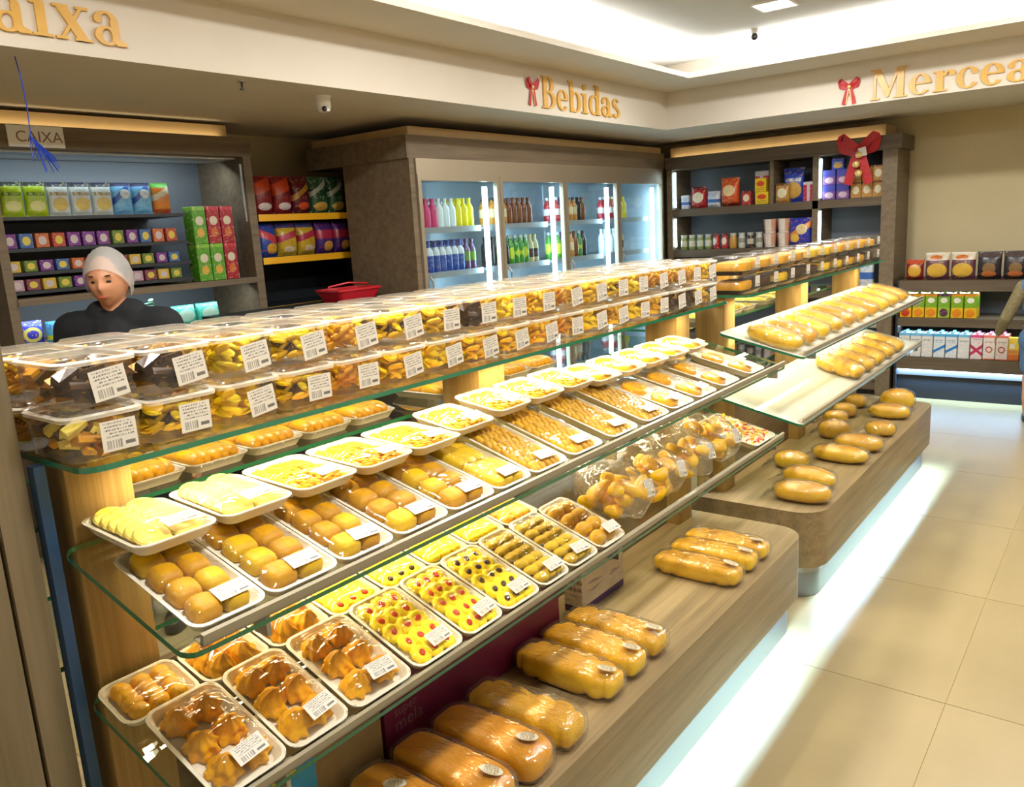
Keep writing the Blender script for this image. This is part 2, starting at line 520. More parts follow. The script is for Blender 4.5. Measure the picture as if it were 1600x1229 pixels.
# ------------------------------------------------------------------ the room
FX, FY, SZ, CZ = -3.25, 6.46, 2.352, 2.65         # fascia planes, soffit and lower ceiling heights
LX, LY, UZ = -2.81, 5.97, 2.86                     # cove opening and upper ceiling
Y0R, Y1R, X0R, X1R = -1.6, 7.82, -5.0, 2.4
floor = struct('floor', boxm('floor', (X0R, X1R, Y0R, Y1R, -0.05, -0.0025), 'grout'))
TS = 0.889
tile_me = MB().prism(rrect(TS - 0.003, TS - 0.003, 0.002, 1), -0.0024, 0.0).mesh('tile', 'floor_tile', smooth=False)
ix0 = -0.391
for i in range(-6, 4):
    for j in range(-4, 7):
        cx = ix0 + (i + 0.5) * TS; cy = 2.723 + (j + 0.5) * TS
        if cx < X0R or cx > X1R or cy > Y1R or cy < -1.2: continue
        obj('tile', tile_me, floor, (cx, cy, 0))
struct('wall_left', boxm('wall_left', (X0R - 0.1, X0R, Y0R, Y1R + 0.1, 0, UZ), 'paint_tan'))
struct('wall_back', boxm('wall_back', (X0R, X1R, Y1R, Y1R + 0.1, 0, UZ), 'paint_tan'))
struct('wall_right', boxm('wall_right', (X1R, X1R + 0.1, Y0R - 0.1, Y1R + 0.1, 0, UZ), 'paint_cream'))
struct('wall_front', boxm('wall_front', (X0R, X1R, Y0R - 0.1, Y0R, 0, UZ), 'paint_cream'))
struct('ceiling', boxm('ceiling', (X0R - 0.1, X1R, Y0R, Y1R + 0.1, UZ, UZ + 0.1), 'paint_ceiling'))
struct('trim_1', boxm('trim_1', (X0R, FX, Y0R, Y1R, SZ, UZ), 'paint_cream'))
struct('trim_2', boxm('trim_2', (FX, X1R, FY, Y1R, SZ, UZ), 'paint_cream'))
struct('trim_3', boxm('trim_3', (FX, LX, Y0R, FY, CZ, CZ + 0.035), 'paint_cream'))
struct('trim_4', boxm('trim_4', (LX, X1R, LY, FY, CZ, CZ + 0.035), 'paint_cream'))

# cove light strips: a thin emitting strip on the ledge plus its light
def cove(name, x0, x1, y0, y1):
    t = thing(name, 'hidden light strip on the ceiling ledge ' + ('above the drinks sign wall' if y1 - y0 > x1 - x0 else 'above the grocery sign wall'), 'light strip', ((x0 + x1) / 2, (y0 + y1) / 2, CZ + 0.035))
    w, l = x1 - x0, y1 - y0
    obj('strip_housing', boxm('strip_housing', (-w/2, w/2, -l/2, l/2, 0, 0.012), 'alu'), t)
    obj('diffuser', boxm('diffuser', (-w/2 + 0.004, w/2 - 0.004, -l/2, l/2, 0.012, 0.016), 'led_white'), t)
    # the part of the strip in the picture and the part that runs on outside it are two lights
    for nm, a0, a1, b0, b1 in ((('cove_light', x0, x1, 3.6, y1), ('cove_light_offscreen', x0, x1, y0, 3.6)) if l > w else (('cove_light', x0, -0.65, y0, y1), ('cove_light_offscreen', -0.65, x1, y0, y1))):
        area(nm, ((a0 + a1) / 2, (b0 + b1) / 2, CZ + 0.055), a1 - a0, b1 - b0, P_COVE * max(a1 - a0, b1 - b0), (1, 0.975, 0.94), (pi, 0, 0), 150)
cove('cove_light_strip', -2.93, -2.89, Y0R + 0.2, 6.09)
cove('cove_light_strip', -2.88, X1R - 0.2, 6.05, 6.09)

def panel(x, y, label, s=0.2, name='ceiling_light'):
    t = thing(name, label, 'ceiling light', (x, y, UZ - 0.012), group='square ceiling lights')
    fr = MB()
    a, b = s / 2 + 0.012, s / 2
    fr.box(-a, a, -a, -b, 0, 0.012).box(-a, a, b, a, 0, 0.012).box(-a, -b, -b, b, 0, 0.012).box(b, a, -b, b, 0, 0.012)
    obj('frame', fr.mesh('frame', 'white_plastic', smooth=False), t)
    obj('diffuser', boxm('diffuser', (-b, b, -b, b, 0.004, 0.01), 'led_panel'), t)
    area(name.replace('light', 'lamp_light'), (x, y, UZ - 0.02), s, s, P_PANEL, NEUT)
panel(-1.88, 5.20, 'small square white ceiling light flush in the ceiling')
for x, y in ((-1.88, 3.0), (-1.88, 0.8), (-0.2, 5.2), (-0.2, 3.0), (-0.2, 0.8)):      # the same lamps go on along the ceiling above and behind the camera
    panel(x, y, 'small square white ceiling light flush in the ceiling', name='ceiling_light_offscreen')
# ------------------------------------------------------------------ bakery gondolas
XC = -1.47                       # centre line
SLOPE = 0.245
TH = atan(SLOPE)
XF = -1.035                      # front edge of the tilted shelves
PZ, BZ, MZ, UZS = 0.395, 0.765, 1.045, 1.292   # plinth top, lower, middle and upper shelf heights
def shelf_z(z0, x): return z0 + SLOPE * (XF - x)

def gondola(label, ya, yb, post_y, rnear, rfar, end_upright, glass='glass'):
    t = thing('bakery_gondola', label, 'display shelf', (0, 0, 0))
    yc, ln = (ya + yb) / 2, yb - ya
    def plan(inset, r0, r1, n=6):
        x0, x1, a, b = -1.99 + inset, -0.95 - inset, ya + inset, yb - inset
        pts = []
        for cx, cy, r, s in ((x1, b, r1, 0), (x0, b, r1, 90), (x0, a, r0, 180), (x1, a, r0, 270)):
            sx = -1 if cx == x1 else 1; sy = -1 if cy == b else 1
            for k in range(n + 1):
                q = radians(s + 90 * k / n)
                pts.append((cx + sx * r + r * cos(q), cy + sy * r + r * sin(q)))
        return pts
    body = MB().prism(plan(0, rnear, rfar), 0.178, PZ, 0, None, 1)
    out, inn = plan(0, rnear, rfar), plan(0.004, rnear - 0.003, rfar - 0.003)
    n = len(out)
    lip = MB()
    lip.v = [(p[0], p[1], z) for z in (0.150, 0.178) for p in out] + [(p[0], p[1], z) for z in (0.150, 0.178) for p in inn]
    for i in range(n):
        j = (i + 1) % n
        lip.f += [(i, j, n + j, n + i), (2 * n + i, 3 * n + i, 3 * n + j, 2 * n + j), (i, 2 * n + i, 2 * n + j, j)]
    lip.mi = [0] * len(lip.f)
    body.add(lip.v, lip.f, 1)
    obj('plinth', body.mesh('plinth', ['wood_plinth', 'wood_plinth'], angle=30), t)
    kick = obj('kick_plate', MB().prism(plan(0.035, rnear - 0.02, rfar - 0.02), 0, 0.178).mesh('kick_plate', 'steel_kick', angle=30), t)
    rl = MB(); ro = plan(0.031, rnear - 0.015, rfar - 0.015); ri = plan(0.036, rnear - 0.02, rfar - 0.02)
    rl.prism(ro, 0.112, 0.138)
    obj('kick_rail', rl.mesh('kick_rail', 'steel', angle=30), kick)
    obj('light_bar', boxm('light_bar', (-0.976, -0.968, ya + 0.12, yb - 0.12, 0.1695, 0.177), 'led_kick'), t)
    area('kick_light', (-0.972, yc, 0.1685), 0.007, ln - 0.24, P_KICK * ln, COOL)
    # posts
    for py in post_y:
        obj('post', MB().prism(rrect(0.115, 0.14, 0.006, 2), PZ, UZS - 0.011).mesh('post', 'wood_oak', angle=30), t, (XC, py, 0))
    obj('spine_panel', boxm('spine_panel', (XC - 0.012, XC + 0.012, ya + 0.06, yb - 0.06, PZ, BZ + 0.06), 'wood_taupe'), t)
    if end_upright:
        obj('metal_upright', boxm('metal_upright', (-1.425, -1.4, 0.512, 0.53, PZ, UZS - 0.011), 'upright_blue'), t)
    # glass shelves
    sa, sb = ya + 0.02, yb - 0.0
    sl = sb - sa
    up = MB().prism(rrect(sl, 0.42, 0.035, 4), -0.010, 0, 0, None, 1)
    obj('upper_shelf', up.mesh('upper_shelf', ['glass', 'glass_edge'], smooth=False), t, (-1.472, (sa + sb) / 2, UZS))
    for nm, z0 in (('middle_shelf', MZ), ('lower_shelf', BZ)):
        L = 0.36 / cos(TH)
        sh = MB().prism([(x - L / 2, y) for x, y in rrect(sl, L, 0.025, 4)], -0.010, 0, 0, None, 1)
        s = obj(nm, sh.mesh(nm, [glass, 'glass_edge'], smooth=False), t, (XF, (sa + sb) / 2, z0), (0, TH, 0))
        rail = MB().box(-0.012, -0.004, -sl / 2 + 0.03, sl / 2 - 0.02, 0, 0.02).box(-0.03, -0.004, -sl / 2 + 0.03, sl / 2 - 0.02, 0, 0.002)
        obj('price_rail', rail.mesh('price_rail', 'acrylic_rail', smooth=False), s)
        bp = MB().prism(rrect(sl, 0.36, 0.02, 3), -0.010, 0, 0, None, 1)
        obj(nm.replace('shelf', 'rear_shelf'), bp.mesh(nm, ['glass', 'glass_edge'], smooth=False), t, (-1.735, (sa + sb) / 2, z0 + 0.09))
        for py in post_y:
            dy = 0.066
            br = MB()
            prof = [(-1.398, shelf_z(z0, -1.398) - 0.011), (-1.07, shelf_z(z0, -1.07) - 0.011), (-1.07, shelf_z(z0, -1.07) - 0.026), (-1.398, shelf_z(z0, -1.398) - 0.06)]
            br.add([(x, py + dy - 0.003, z) for x, z in prof] + [(x, py + dy + 0.003, z) for x, z in prof],
                   [(0, 1, 2, 3), (7, 6, 5, 4), (0, 4, 5, 1), (1, 5, 6, 2), (2, 6, 7, 3), (3, 7, 4, 0)])
            br.box(-1.085, -1.05, py + dy - 0.004, py + dy + 0.004, shelf_z(z0, -1.06) - 0.045, shelf_z(z0, -1.06) - 0.011)
            obj('bracket', br.mesh('bracket', 'steel', smooth=False), t)
    # light bars below the shelves
    obj('light_bar', boxm('light_bar', (-1.35, -1.33, sa + 0.16, sb - 0.05, UZS - 0.023, UZS - 0.0105), 'alu'), t)
    area('upper_shelf_light', (-1.34, (sa + sb) / 2, UZS - 0.0245), 0.016, sl - 0.25, P_SHELF_UP * sl, WARM, (0, 0, 0), 160)
    zb = shelf_z(MZ, -1.375) - 0.012
    obj('light_bar', boxm('light_bar', (-1.398, -1.378, sa + 0.16, sb - 0.05, zb - 0.018, zb - 0.004), 'alu'), t)
    area('middle_shelf_light', (-1.388, (sa + sb) / 2, zb - 0.0195), 0.016, sl - 0.25, P_SHELF_MID * sl, WARM, (0, radians(-20), 0), 140)
    return t
G1 = gondola('stepped glass and wood bakery gondola with trays of cookies and plastic tubs', 0.51, 3.03, (0.613, 1.7, 2.9), 0.06, 0.11, True)
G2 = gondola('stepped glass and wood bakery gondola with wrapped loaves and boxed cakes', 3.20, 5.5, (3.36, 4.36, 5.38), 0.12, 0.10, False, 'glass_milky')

colu = thing('wood_column', 'tall taupe wooden column at the open end of the cookie gondola', 'column', (-1.6, 0.43, 0))
obj('board', boxm('board', (-0.15, 0.18, 0.027, 0.075, 0, UZ), 'wood_column'), colu)
obj('board', boxm('board', (-0.15, 0.172, -0.07, 0.022, 0, UZ), 'wood_column'), colu)

# ------------------------------------------------------------------ food on trays
_cache = {}
def cached(key, fn):
    if key not in _cache: _cache[key] = fn()
    return _cache[key]

def tray_mesh(L, W, h=0.022):
    def f():
        mb = MB()
        def rg(i, z, r): return [(x, y, z) for x, y in rrect(W - 2 * i, L - 2 * i, r, 4)]
        mb.rings([rg(0.014, 0, 0.018), rg(0.003, h - 0.003, 0.022), rg(0.0, h - 0.002, 0.024), rg(0.0, h, 0.024), rg(0.006, h, 0.02), rg(0.016, 0.005, 0.014)])
        return mb.mesh('tray', 'foam', angle=50)
    return cached(('tray', L, W, h), f)

def film_mesh(L, W, h, crown, seed=0, mat='film'):
    def f():
        rnd = random.Random(seed)
        mb = MB(); nx, ny = 16, 12
        ph = [rnd.uniform(0, 6.28) for _ in range(6)]
        vv, fs = [], []
        for i in range(nx + 1):
            for j in range(ny + 1):
                u, v = i / nx * 2 - 1, j / ny * 2 - 1
                x, y = u * (L / 2 - 0.002), v * (W / 2 - 0.002)
                cr = max(abs(u), abs(v))
                if abs(u) > 0.8 and abs(v) > 0.75:       # pull in the corners
                    k = 1 - 0.05 * ((abs(u) - 0.8) / 0.2) * ((abs(v) - 0.75) / 0.25); x *= k; y *= k
                z = h + crown * (1 - abs(u) ** 5) * (1 - abs(v) ** 5)
                z += 0.0012 * sin(9 * u + 5 * v + ph[0]) * (1 - cr ** 4) + 0.0009 * sin(17 * v - 6 * u + ph[1]) * (1 - cr ** 4)
                vv.append((x, y, z))
        for i in range(nx):
            for j in range(ny):
                a = i * (ny + 1) + j
                fs.append((a, a + ny + 1, a + ny + 2, a + 1))
        # skirt down the tray wall
        rim = [i * (ny + 1) for i in range(nx + 1)] + [nx * (ny + 1) + j for j in range(1, ny + 1)] + [i * (ny + 1) + ny for i in range(nx - 1, -1, -1)] + [j for j in range(ny - 1, 0, -1)]
        o = len(vv)
        for k in rim: vv.append((vv[k][0] * 1.004, vv[k][1] * 1.006, h - 0.008))
        m = len(rim)
        for k in range(m):
            fs.append((rim[k], rim[(k + 1) % m], o + (k + 1) % m, o + k))
        mb.add(vv, fs)
        return mb.mesh('film', mat, angle=60)
    return cached(('film', L, W, h, crown, seed, mat), f)

def label_mesh(w, l):
    return cached(('lab', w, l), lambda: MB().box(-w / 2, w / 2, -l / 2, l / 2, 0, 0.0004).mesh('label', 'label_print', smooth=False))

def bun_me(mat):
    return cached(('bun', mat), lambda: MB().blob(0.0285, 0.0285, 0.02, 0.75, 0.62, 20, 10, flat=-0.012).mesh('bun', mat))
def finger_me():
    return cached('finger', lambda: MB().blob(0.054, 0.0185, 0.014, 0.5, 0.5, 20, 8, flat=-0.009).mesh('finger', 'finger'))
def eclair_me():
    def f():
        def fn(p, th, ph):
            p[2] += 0.004 - 2.2 * p[0] ** 2
            return p
        return MB().blob(0.046, 0.017, 0.015, 0.8, 0.75, 18, 10, fn=fn).mesh('eclair', 'eclair')
    return cached('eclair', f)
def disc_me():
    def f():
        mb = MB()
        prof = [(0.004, 0.0), (0.026, 0.0), (0.0285, 0.003), (0.026, 0.006), (0.018, 0.0072), (0.006, 0.006), (0.001, 0.0045)]
        return mb.lathe(prof, 18).mesh('cream_disc', 'cream')
    return cached('disc', f)
def choux_me():
    def f():
        mb = MB(); n = 42; rs = []
        for z, r in ((0, 0.018), (0.003, 0.026), (0.010, 0.0275), (0.016, 0.024), (0.019, 0.021), (0.023, 0.0215), (0.029, 0.017), (0.033, 0.013), (0.037, 0.0105), (0.042, 0.005), (0.046, 0.001)):
            rg = []
            for i in range(n):
                a = 2 * pi * i / n
                k = 1.08 + 0.17 * (1 - 2 * abs(sin(3.5 * a + 60 * z))) + 0.05 * sin(2 * a + 60 * z)
                rg.append((r * k * cos(a) + 0.003 * sin(z * 140), r * k * sin(a) + 0.002 * cos(z * 140), z))
            rs.append(rg)
        mb.rings(rs)
        return mb.mesh('choux_swirl', 'choux', angle=70)
    return cached('choux', f)
def rosette_me(mat):
    def f():
        mb = MB(); n = 28; rs = []
        for z, r in ((0, 0.014), (0.002, 0.0178), (0.006, 0.0182), (0.010, 0.015), (0.0115, 0.011), (0.0105, 0.007), (0.009, 0.003)):
            rs.append([(r * (1 + 0.07 * sin(9 * a + 160 * z)) * cos(a), r * (1 + 0.07 * sin(9 * a + 160 * z)) * sin(a), z) for a in [2 * pi * i / n for i in range(n)]])
        mb.rings(rs)
        return mb.mesh('cookie', mat, angle=70)
    return cached(('ros', mat), f)
def dot_me(mat):
    return cached(('dot', mat), lambda: MB().blob(0.0062, 0.005, 0.003, 1, 1, 12, 6).mesh('filling', mat))
def shellc_me(mat):
    def f():
        def fn(p, th, ph):
            p[2] *= 1 + 0.16 * sin(p[0] * 900)
            p[1] *= 1 + 0.06 * sin(p[0] * 900)
            return p
        return MB().blob(0.0205, 0.016, 0.0105, 0.9, 0.9, 26, 8, fn=fn, flat=-0.006).mesh('cookie', mat, angle=70)
    return cached(('shell', mat), f)
def ovalbun_me(mat):
    return cached(('oval', mat), lambda: MB().blob(0.026, 0.02, 0.017, 0.9, 0.9, 18, 9, flat=-0.01).mesh('bun', mat))

def heap_me(key, mats, n, L, W, H, shape, seed, lim=None):
    """many small pieces as one mesh: shape(mb, matrix, rnd, material index)"""
    def f():
        rnd = random.Random(seed); mb = MB()
        for k in range(n):
            x, y = rnd.uniform(-L / 2, L / 2), rnd.uniform(-W / 2, W / 2)
            z = rnd.uniform(0, H)
            shape(mb, T(x, y, z, rnd.uniform(-0.7, 0.7), rnd.uniform(-0.7, 0.7), rnd.uniform(0, 6.28)), rnd, rnd.randrange(len(mats)))
        if lim:
            mb.v = [(max(-lim[0], min(lim[0], x)), max(-lim[1], min(lim[1], y)), max(lim[2], min(lim[3], z))) for x, y, z in mb.v]
        return mb.mesh(key, list(mats), angle=60)
    return cached(('heap', key, n, L, W, H, seed), f)
def penne_me(L, W):
    def f():
        rnd = random.Random(3); mb = MB()
        ny = max(5, int(W / 0.0165)); nx = int(L / 0.0245)
        for i in range(nx):
            for j in range(ny):
                x = -L / 2 + (i + 0.5) * L / nx; y = -W / 2 + (j + 0.5) * W / ny
                mb.blob(0.0165, 0.0082, 0.0075, 0.75, 0.8, 9, 6, 0, T(x + rnd.uniform(-.002, .002), y, 0.016 + rnd.uniform(-.001, .002), rnd.uniform(-.2, .2), 0.35, rnd.uniform(-.25, .25)))
        mb.box(-L / 2, L / 2, -W / 2, W / 2, 0.004, 0.012)
        return mb.mesh('penne', 'penne')
    return cached(('penne', L, W), f)
def noodle_me(L, W):
    def f():
        rnd = random.Random(5); mb = MB()
        for k in range(150):
            x, y = rnd.uniform(-L / 2, L / 2), rnd.uniform(-W / 2, W / 2)
            mb.blob(0.014, 0.0045, 0.0045, 0.9, 0.9, 7, 5, 0, T(x, y, 0.012 + 0.012 * (1 - (2 * x / L) ** 4) * (1 - (2 * y / W) ** 4) * rnd.uniform(.5, 1), rnd.uniform(-.3, .3), rnd.uniform(-.3, .3), rnd.gauss(0.3, 0.4)))
        mb.box(-L / 2, L / 2, -W / 2, W / 2, 0.004, 0.014)
        return mb.mesh('noodles', 'noodle')
    return cached(('noodle', L, W), f)

FILMS = [0]
def food_tray(kind, label, group, front, y, z, tilt=TH, L=0.21, W=0.142, lab=True, film=True):
    """front = x of the front edge, y = centre, z = height of the bottom at the front edge"""
    cx = front - L / 2 * cos(tilt); cz = z + L / 2 * sin(tilt)
    t = thing('pastry_tray', label, 'food tray', (cx, y, cz), (0, tilt, random.uniform(-0.02, 0.02)), group)
    obj('tray', tray_mesh(L, W), t)
    rnd = random
    iL, iW = L - 0.036, W - 0.036
    crown = 0.012
    def grid(nx, ny, me, name, zz, jit=0.0015, rx=0, ry=0, rz=0, rj=0.15, sub=None, s=1.0):
        for i in range(nx):
            for j in range(ny):
                x = -iL / 2 + (i + 0.5) * iL / nx + rnd.uniform(-jit, jit)
                yy = -iW / 2 + (j + 0.5) * iW / ny + rnd.uniform(-jit, jit)
                o = obj(name, me, t, (x, yy, zz + rnd.uniform(0, 0.0015)), (rx, ry, rz + rnd.uniform(-rj, rj)), (s, s, s))
                if sub: obj('filling', sub, o, (0, 0, 0.0105))
    if kind == 'bun':
        crown = 0.014
        for i in range(4 if L > 0.23 else 3):
            nx = 4 if L > 0.23 else 3
            for j in range(2):
                x = -iL / 2 + (i + 0.5) * iL / nx; yy = -iW / 2 + (j + 0.5) * iW / 2
                obj('bun', bun_me('bun_pale' if rnd.random() < 0.3 else 'bun'), t, (x, yy, 0.0175), (0, 0, rnd.uniform(-.1, .1)), (iL / nx / 0.057, iW / 2 / 0.057, 1))
    elif kind == 'finger':
        crown = 0.01
        grid(2, 3, finger_me(), 'biscuit_finger', 0.0145, rj=0.04)
    elif kind == 'penne':
        stuff(obj('penne', penne_me(iL + 0.006, iW + 0.004), t)); crown = 0.008
    elif kind == 'noodle':
        stuff(obj('noodles', noodle_me(iL + 0.004, iW + 0.004), t)); crown = 0.012
    elif kind == 'cream':
        crown = 0.015
        nx = 6
        for i in range(nx):
            for j in range(2):
                obj('cream_disc', disc_me(), t, (-iL / 2 + 0.012 + (iL - 0.035) * i / (nx - 1), (-0.25 + 0.5 * j) * iW, 0.017), (0, 0.32, rnd.uniform(-.1, .1)), (1.08, 1.08, 1.1))
    elif kind == 'eclair':
        crown = 0.022
        for i in range(2):
            for j in range(5):
                obj('eclair', eclair_me(), t, (-iL / 4 + i * iL / 2, -iW / 2 + (j + 0.5) * iW / 5, 0.023), (0.5, 0, rnd.uniform(-.12, .12)))
    elif kind == 'choux':
        crown = 0.03
        grid(3, 2, choux_me(), 'choux_swirl', 0.005, 0.003, rj=3.0, s=1.0)
    elif kind in ('jam', 'choco'):
        crown = 0.016
        nx, ny = 5, 3
        me, sm = rosette_me('butter_cookie'), dot_me('jam' if kind == 'jam' else 'choc')
        for i in range(nx):
            for j in range(ny):
                o = obj('cookie', me, t, (-iL / 2 + 0.016 + (iL - 0.03) * i / (nx - 1), -iW / 2 + (j + 0.5) * iW / ny + rnd.uniform(-.002, .002), 0.0125), (rnd.uniform(-.12, .12), 0.26, rnd.uniform(-.5, .5)), (1.26, 1.26, 1.2))
                obj('filling', sm, o, (0, 0, 0.0098), (0, 0, rnd.uniform(0, 3)), (1.15, 1.15, 1.1))
    elif kind in ('shell', 'shell_pale'):
        crown = 0.016
        nx, ny = 6, 3
        me = shellc_me('shell_cookie' if kind == 'shell' else 'butter_cookie')
        for i in range(nx):
            for j in range(ny):
                obj('cookie', me, t, (-iL / 2 + 0.016 + (iL - 0.03) * i / (nx - 1), -iW / 2 + (j + 0.5) * iW / ny, 0.018), (-0.35, 0, 1.57 + rnd.uniform(-.2, .2)), (1, 1.15, 1))
    elif kind == 'goldbun':
        crown = 0.02
        for i in range(4):
            for j in range(2):
                obj('bun', ovalbun_me('gold_bun'), t, (-iL / 2 + (i + 0.5) * iL / 4, -iW / 2 + (j + 0.5) * iW / 2, 0.017), (0, 0, 1.57 + rnd.uniform(-.2, .2)), (1.1, 1.1, 1.15))
    elif kind == 'ball':
        crown = 0.014
        for i in range(4):
            for j in range(3):
                obj('cookie_ball', ovalbun_me('ball'), t, (-iL / 2 + (i + 0.5) * iL / 4, -iW / 2 + (j + 0.5) * iW / 3, 0.016), (0, 0, rnd.uniform(0, 3)), (0.72, 0.85, 0.9))
    elif kind == 'disc':
        crown = 0.01
        for i in range(2):
            obj('flat_cake', cached('odisc', lambda: MB().blob(0.043, 0.042, 0.013, 0.6, 0.95, 22, 8, flat=-0.008).mesh('flat_cake', 'orange_disc')), t, (-iL / 4 + i * iL / 2, 0, 0.014), (0, 0, rnd.uniform(0, 6)), (1, min(1, iW / 0.088), 1))
    elif kind == 'confetti':
        crown = 0.016
        def sh(mb, m, r, mi): mb.blob(0.012, 0.0035, 0.0035, 1, 1, 6, 4, mi, m)
        stuff(obj('sprinkled_strands', heap_me('confetti', ('butter_cookie', 'butter_cookie', 'pastry', 'confetti_pink'), 160, iL, iW, 0.02, sh, 4, (iL / 2 + 0.006, iW / 2 + 0.006, -0.006, 0.024)), t, (0, 0, 0.012)))
    if film:
        FILMS[0] += 1
        obj('film', film_mesh(L, W, 0.022, crown, FILMS[0] % 4), t)
    if lab:
        sl_ = crown * 5 * 0.24 / (L / 2)
        obj('label', label_mesh(0.058, 0.032), t, (L / 2 * 0.7, rnd.uniform(0.005, 0.02), 0.022 + crown * 0.84 + 0.0042), (sl_, 0, pi / 2 + rnd.uniform(-.12, .12)))
    return t

FT = 0.0008
# middle shelf, front row (y boundaries read off the photograph's perspective)
mb_ = [0.555, 0.69, 0.837, 0.971, 1.123, 1.27, 1.403, 1.548, 1.727, 1.917, 2.10, 2.257, 2.436, 2.637, 2.90]
kinds = ['bun'] * 5 + ['finger'] + ['penne'] * 4 + ['disc'] * 4
LBL = {
 'bun': 'white foam tray of square golden buns under film on the middle glass shelf',
 'finger': 'white foam tray of pale yellow biscuit fingers under film beside the bun trays',
 'penne': 'white foam tray of close-packed little golden biscuit sticks propped on the middle shelf',
 'disc': 'white foam tray of flat amber cakes under film at the loaf end of the middle shelf'}
for k, kd in enumerate(kinds):
    a, b = mb_[k], mb_[k + 1]
    L = 0.25 if kd != 'penne' else 0.27
    w = min(0.146, b - a - 0.003)
    if kd == 'penne':
        food_tray(kd, f'foam tray of close-packed golden biscuit sticks, {NTH[k - 6]} beyond the biscuit fingers on the middle shelf', 'trays of golden biscuit sticks', -1.052, (a + b) / 2, shelf_z(MZ, -1.052) + FT, TH + 0.05, L, w)
    else:
        lbk = LBL[kd] if kd == 'finger' else (f'foam tray of square golden buns on the middle shelf, {NTH[k]} from the wooden column' if kd == 'bun' else f'foam tray of flat amber cakes, {NTH[k - 10]} beyond the golden biscuit sticks on the middle shelf')
        food_tray(kd, lbk, {'bun': 'trays of square buns', 'disc': 'trays of flat amber cakes'}.get(kd), -1.052, (a + b) / 2, shelf_z(MZ, -1.052) + FT, TH, L, w)
# middle shelf, second layer lying on the backs of the front trays
zu = shelf_z(MZ, -1.295) + 0.034
for k in range(14):
    y = 0.635 + 0.157 * k
    kd = 'cream' if k < 2 else ('noodle' if k < 9 else 'disc')
    lb = {'cream': f'foam tray of pale overlapping cream discs on the bun trays, {NTH[k]} from the column',
          'noodle': f'foam tray of yellow strand biscuits in the raised second row, {NTH[max(0, k - 2)]} after the cream discs',
          'disc': f'foam tray of amber cakes in the raised second row, {NTH[max(0, k - 9)]} after the yellow strands'}[kd]
    back = 0.0 if k < 5 else 0.0
    z_ = zu + (0.012 if kd == 'noodle' and k >= 6 else 0.0)
    food_tray(kd, lb, 'second layer trays of ' + {'cream': 'cream discs', 'noodle': 'yellow strand biscuits', 'disc': 'amber cakes'}[kd], -1.195 - (0.03 if k >= 5 else 0), y, z_, radians(3 if k < 5 else 9), 0.2 if k < 5 else 0.16, 0.148)
# rear flat shelf: glazed buns seen between the posts
ZR = MZ + 0.09
for k in range(9):
    y = 0.80 + 0.155 * k + (0.17 if k >= 5 else 0)
    food_tray('eclair', f'foam tray of glossy yellow finger rolls behind the posts, {NTH[k]} from the wooden column', 'trays of glossy finger rolls', -1.57, y, ZR + FT, 0, 0.22, 0.15, lab=False)
# lower shelf, front row
lb_ = [0.548, 0.691, 0.826, 0.988, 1.137, 1.27, 1.41, 1.535, 1.67, 1.81]
lk = ['choux'] * 3 + ['jam'] * 2 + ['choco', 'shell', 'shell', 'goldbun']
LB2 = {
 'choux': ('foam tray of browned choux swirls', 'trays of choux swirls'),
 'jam': ('foam tray of red jam rosettes', 'trays of jam rosettes'),
 'choco': ('white foam tray of yellow rosette cookies with chocolate centres at the lower shelf front', None),
 'shell': ('foam tray of ridged tan shells', 'trays of ridged shell cookies'),
 'goldbun': ('white foam tray of oval golden buns beside the bagged pastries', None)}
for k, kd in enumerate(lk):
    a, b = lb_[k], lb_[k + 1]
    lbl_, grp_ = LB2[kd]
    if grp_: lbl_ = lbl_.replace('white foam', 'foam') .replace(' under film', '') + ', ' + NTH[k - lk.index(kd)] + ' of its kind from the column'
    food_tray(kd, lbl_, grp_, -1.052, (a + b) / 2, shelf_z(BZ, -1.052) + FT, TH + 0.09, 0.222, min(0.15, b - a - 0.006))
bk = ['ball', 'choux', 'choux', 'jam', 'choco', 'shell_pale', 'shell_pale', 'ball']
LB3 = {
 'ball': ('white foam tray of small golden cookie balls behind the lower front row', 'rear trays of cookie balls'),
 'choux': ('white foam tray of browned choux swirls tucked behind the lower front row', 'rear trays of choux swirls'),
 'jam': ('white foam tray of jam rosettes tucked behind the lower front row', None),
 'choco': ('white foam tray of chocolate-centred rosettes tucked behind the lower front row', None),
 'shell_pale': ('white foam tray of pale shell cookies tucked behind the lower front row', 'rear trays of pale shells')}
for k, kd in enumerate(bk):
    y = 0.605 + 0.148 * k
    food_tray(kd, LB3[kd][0].replace('white foam', 'foam') + f', {NTH[k]} from the column', LB3[kd][1], -1.272, y, shelf_z(BZ, -1.272) + FT, TH, 0.118, 0.142, lab=False)
food_tray('confetti', 'open tray of pink and yellow sprinkled strands at the shelf end by the loaves', None, -1.052, 2.86, shelf_z(BZ, -1.052) + FT, TH, 0.25, 0.2, lab=False)
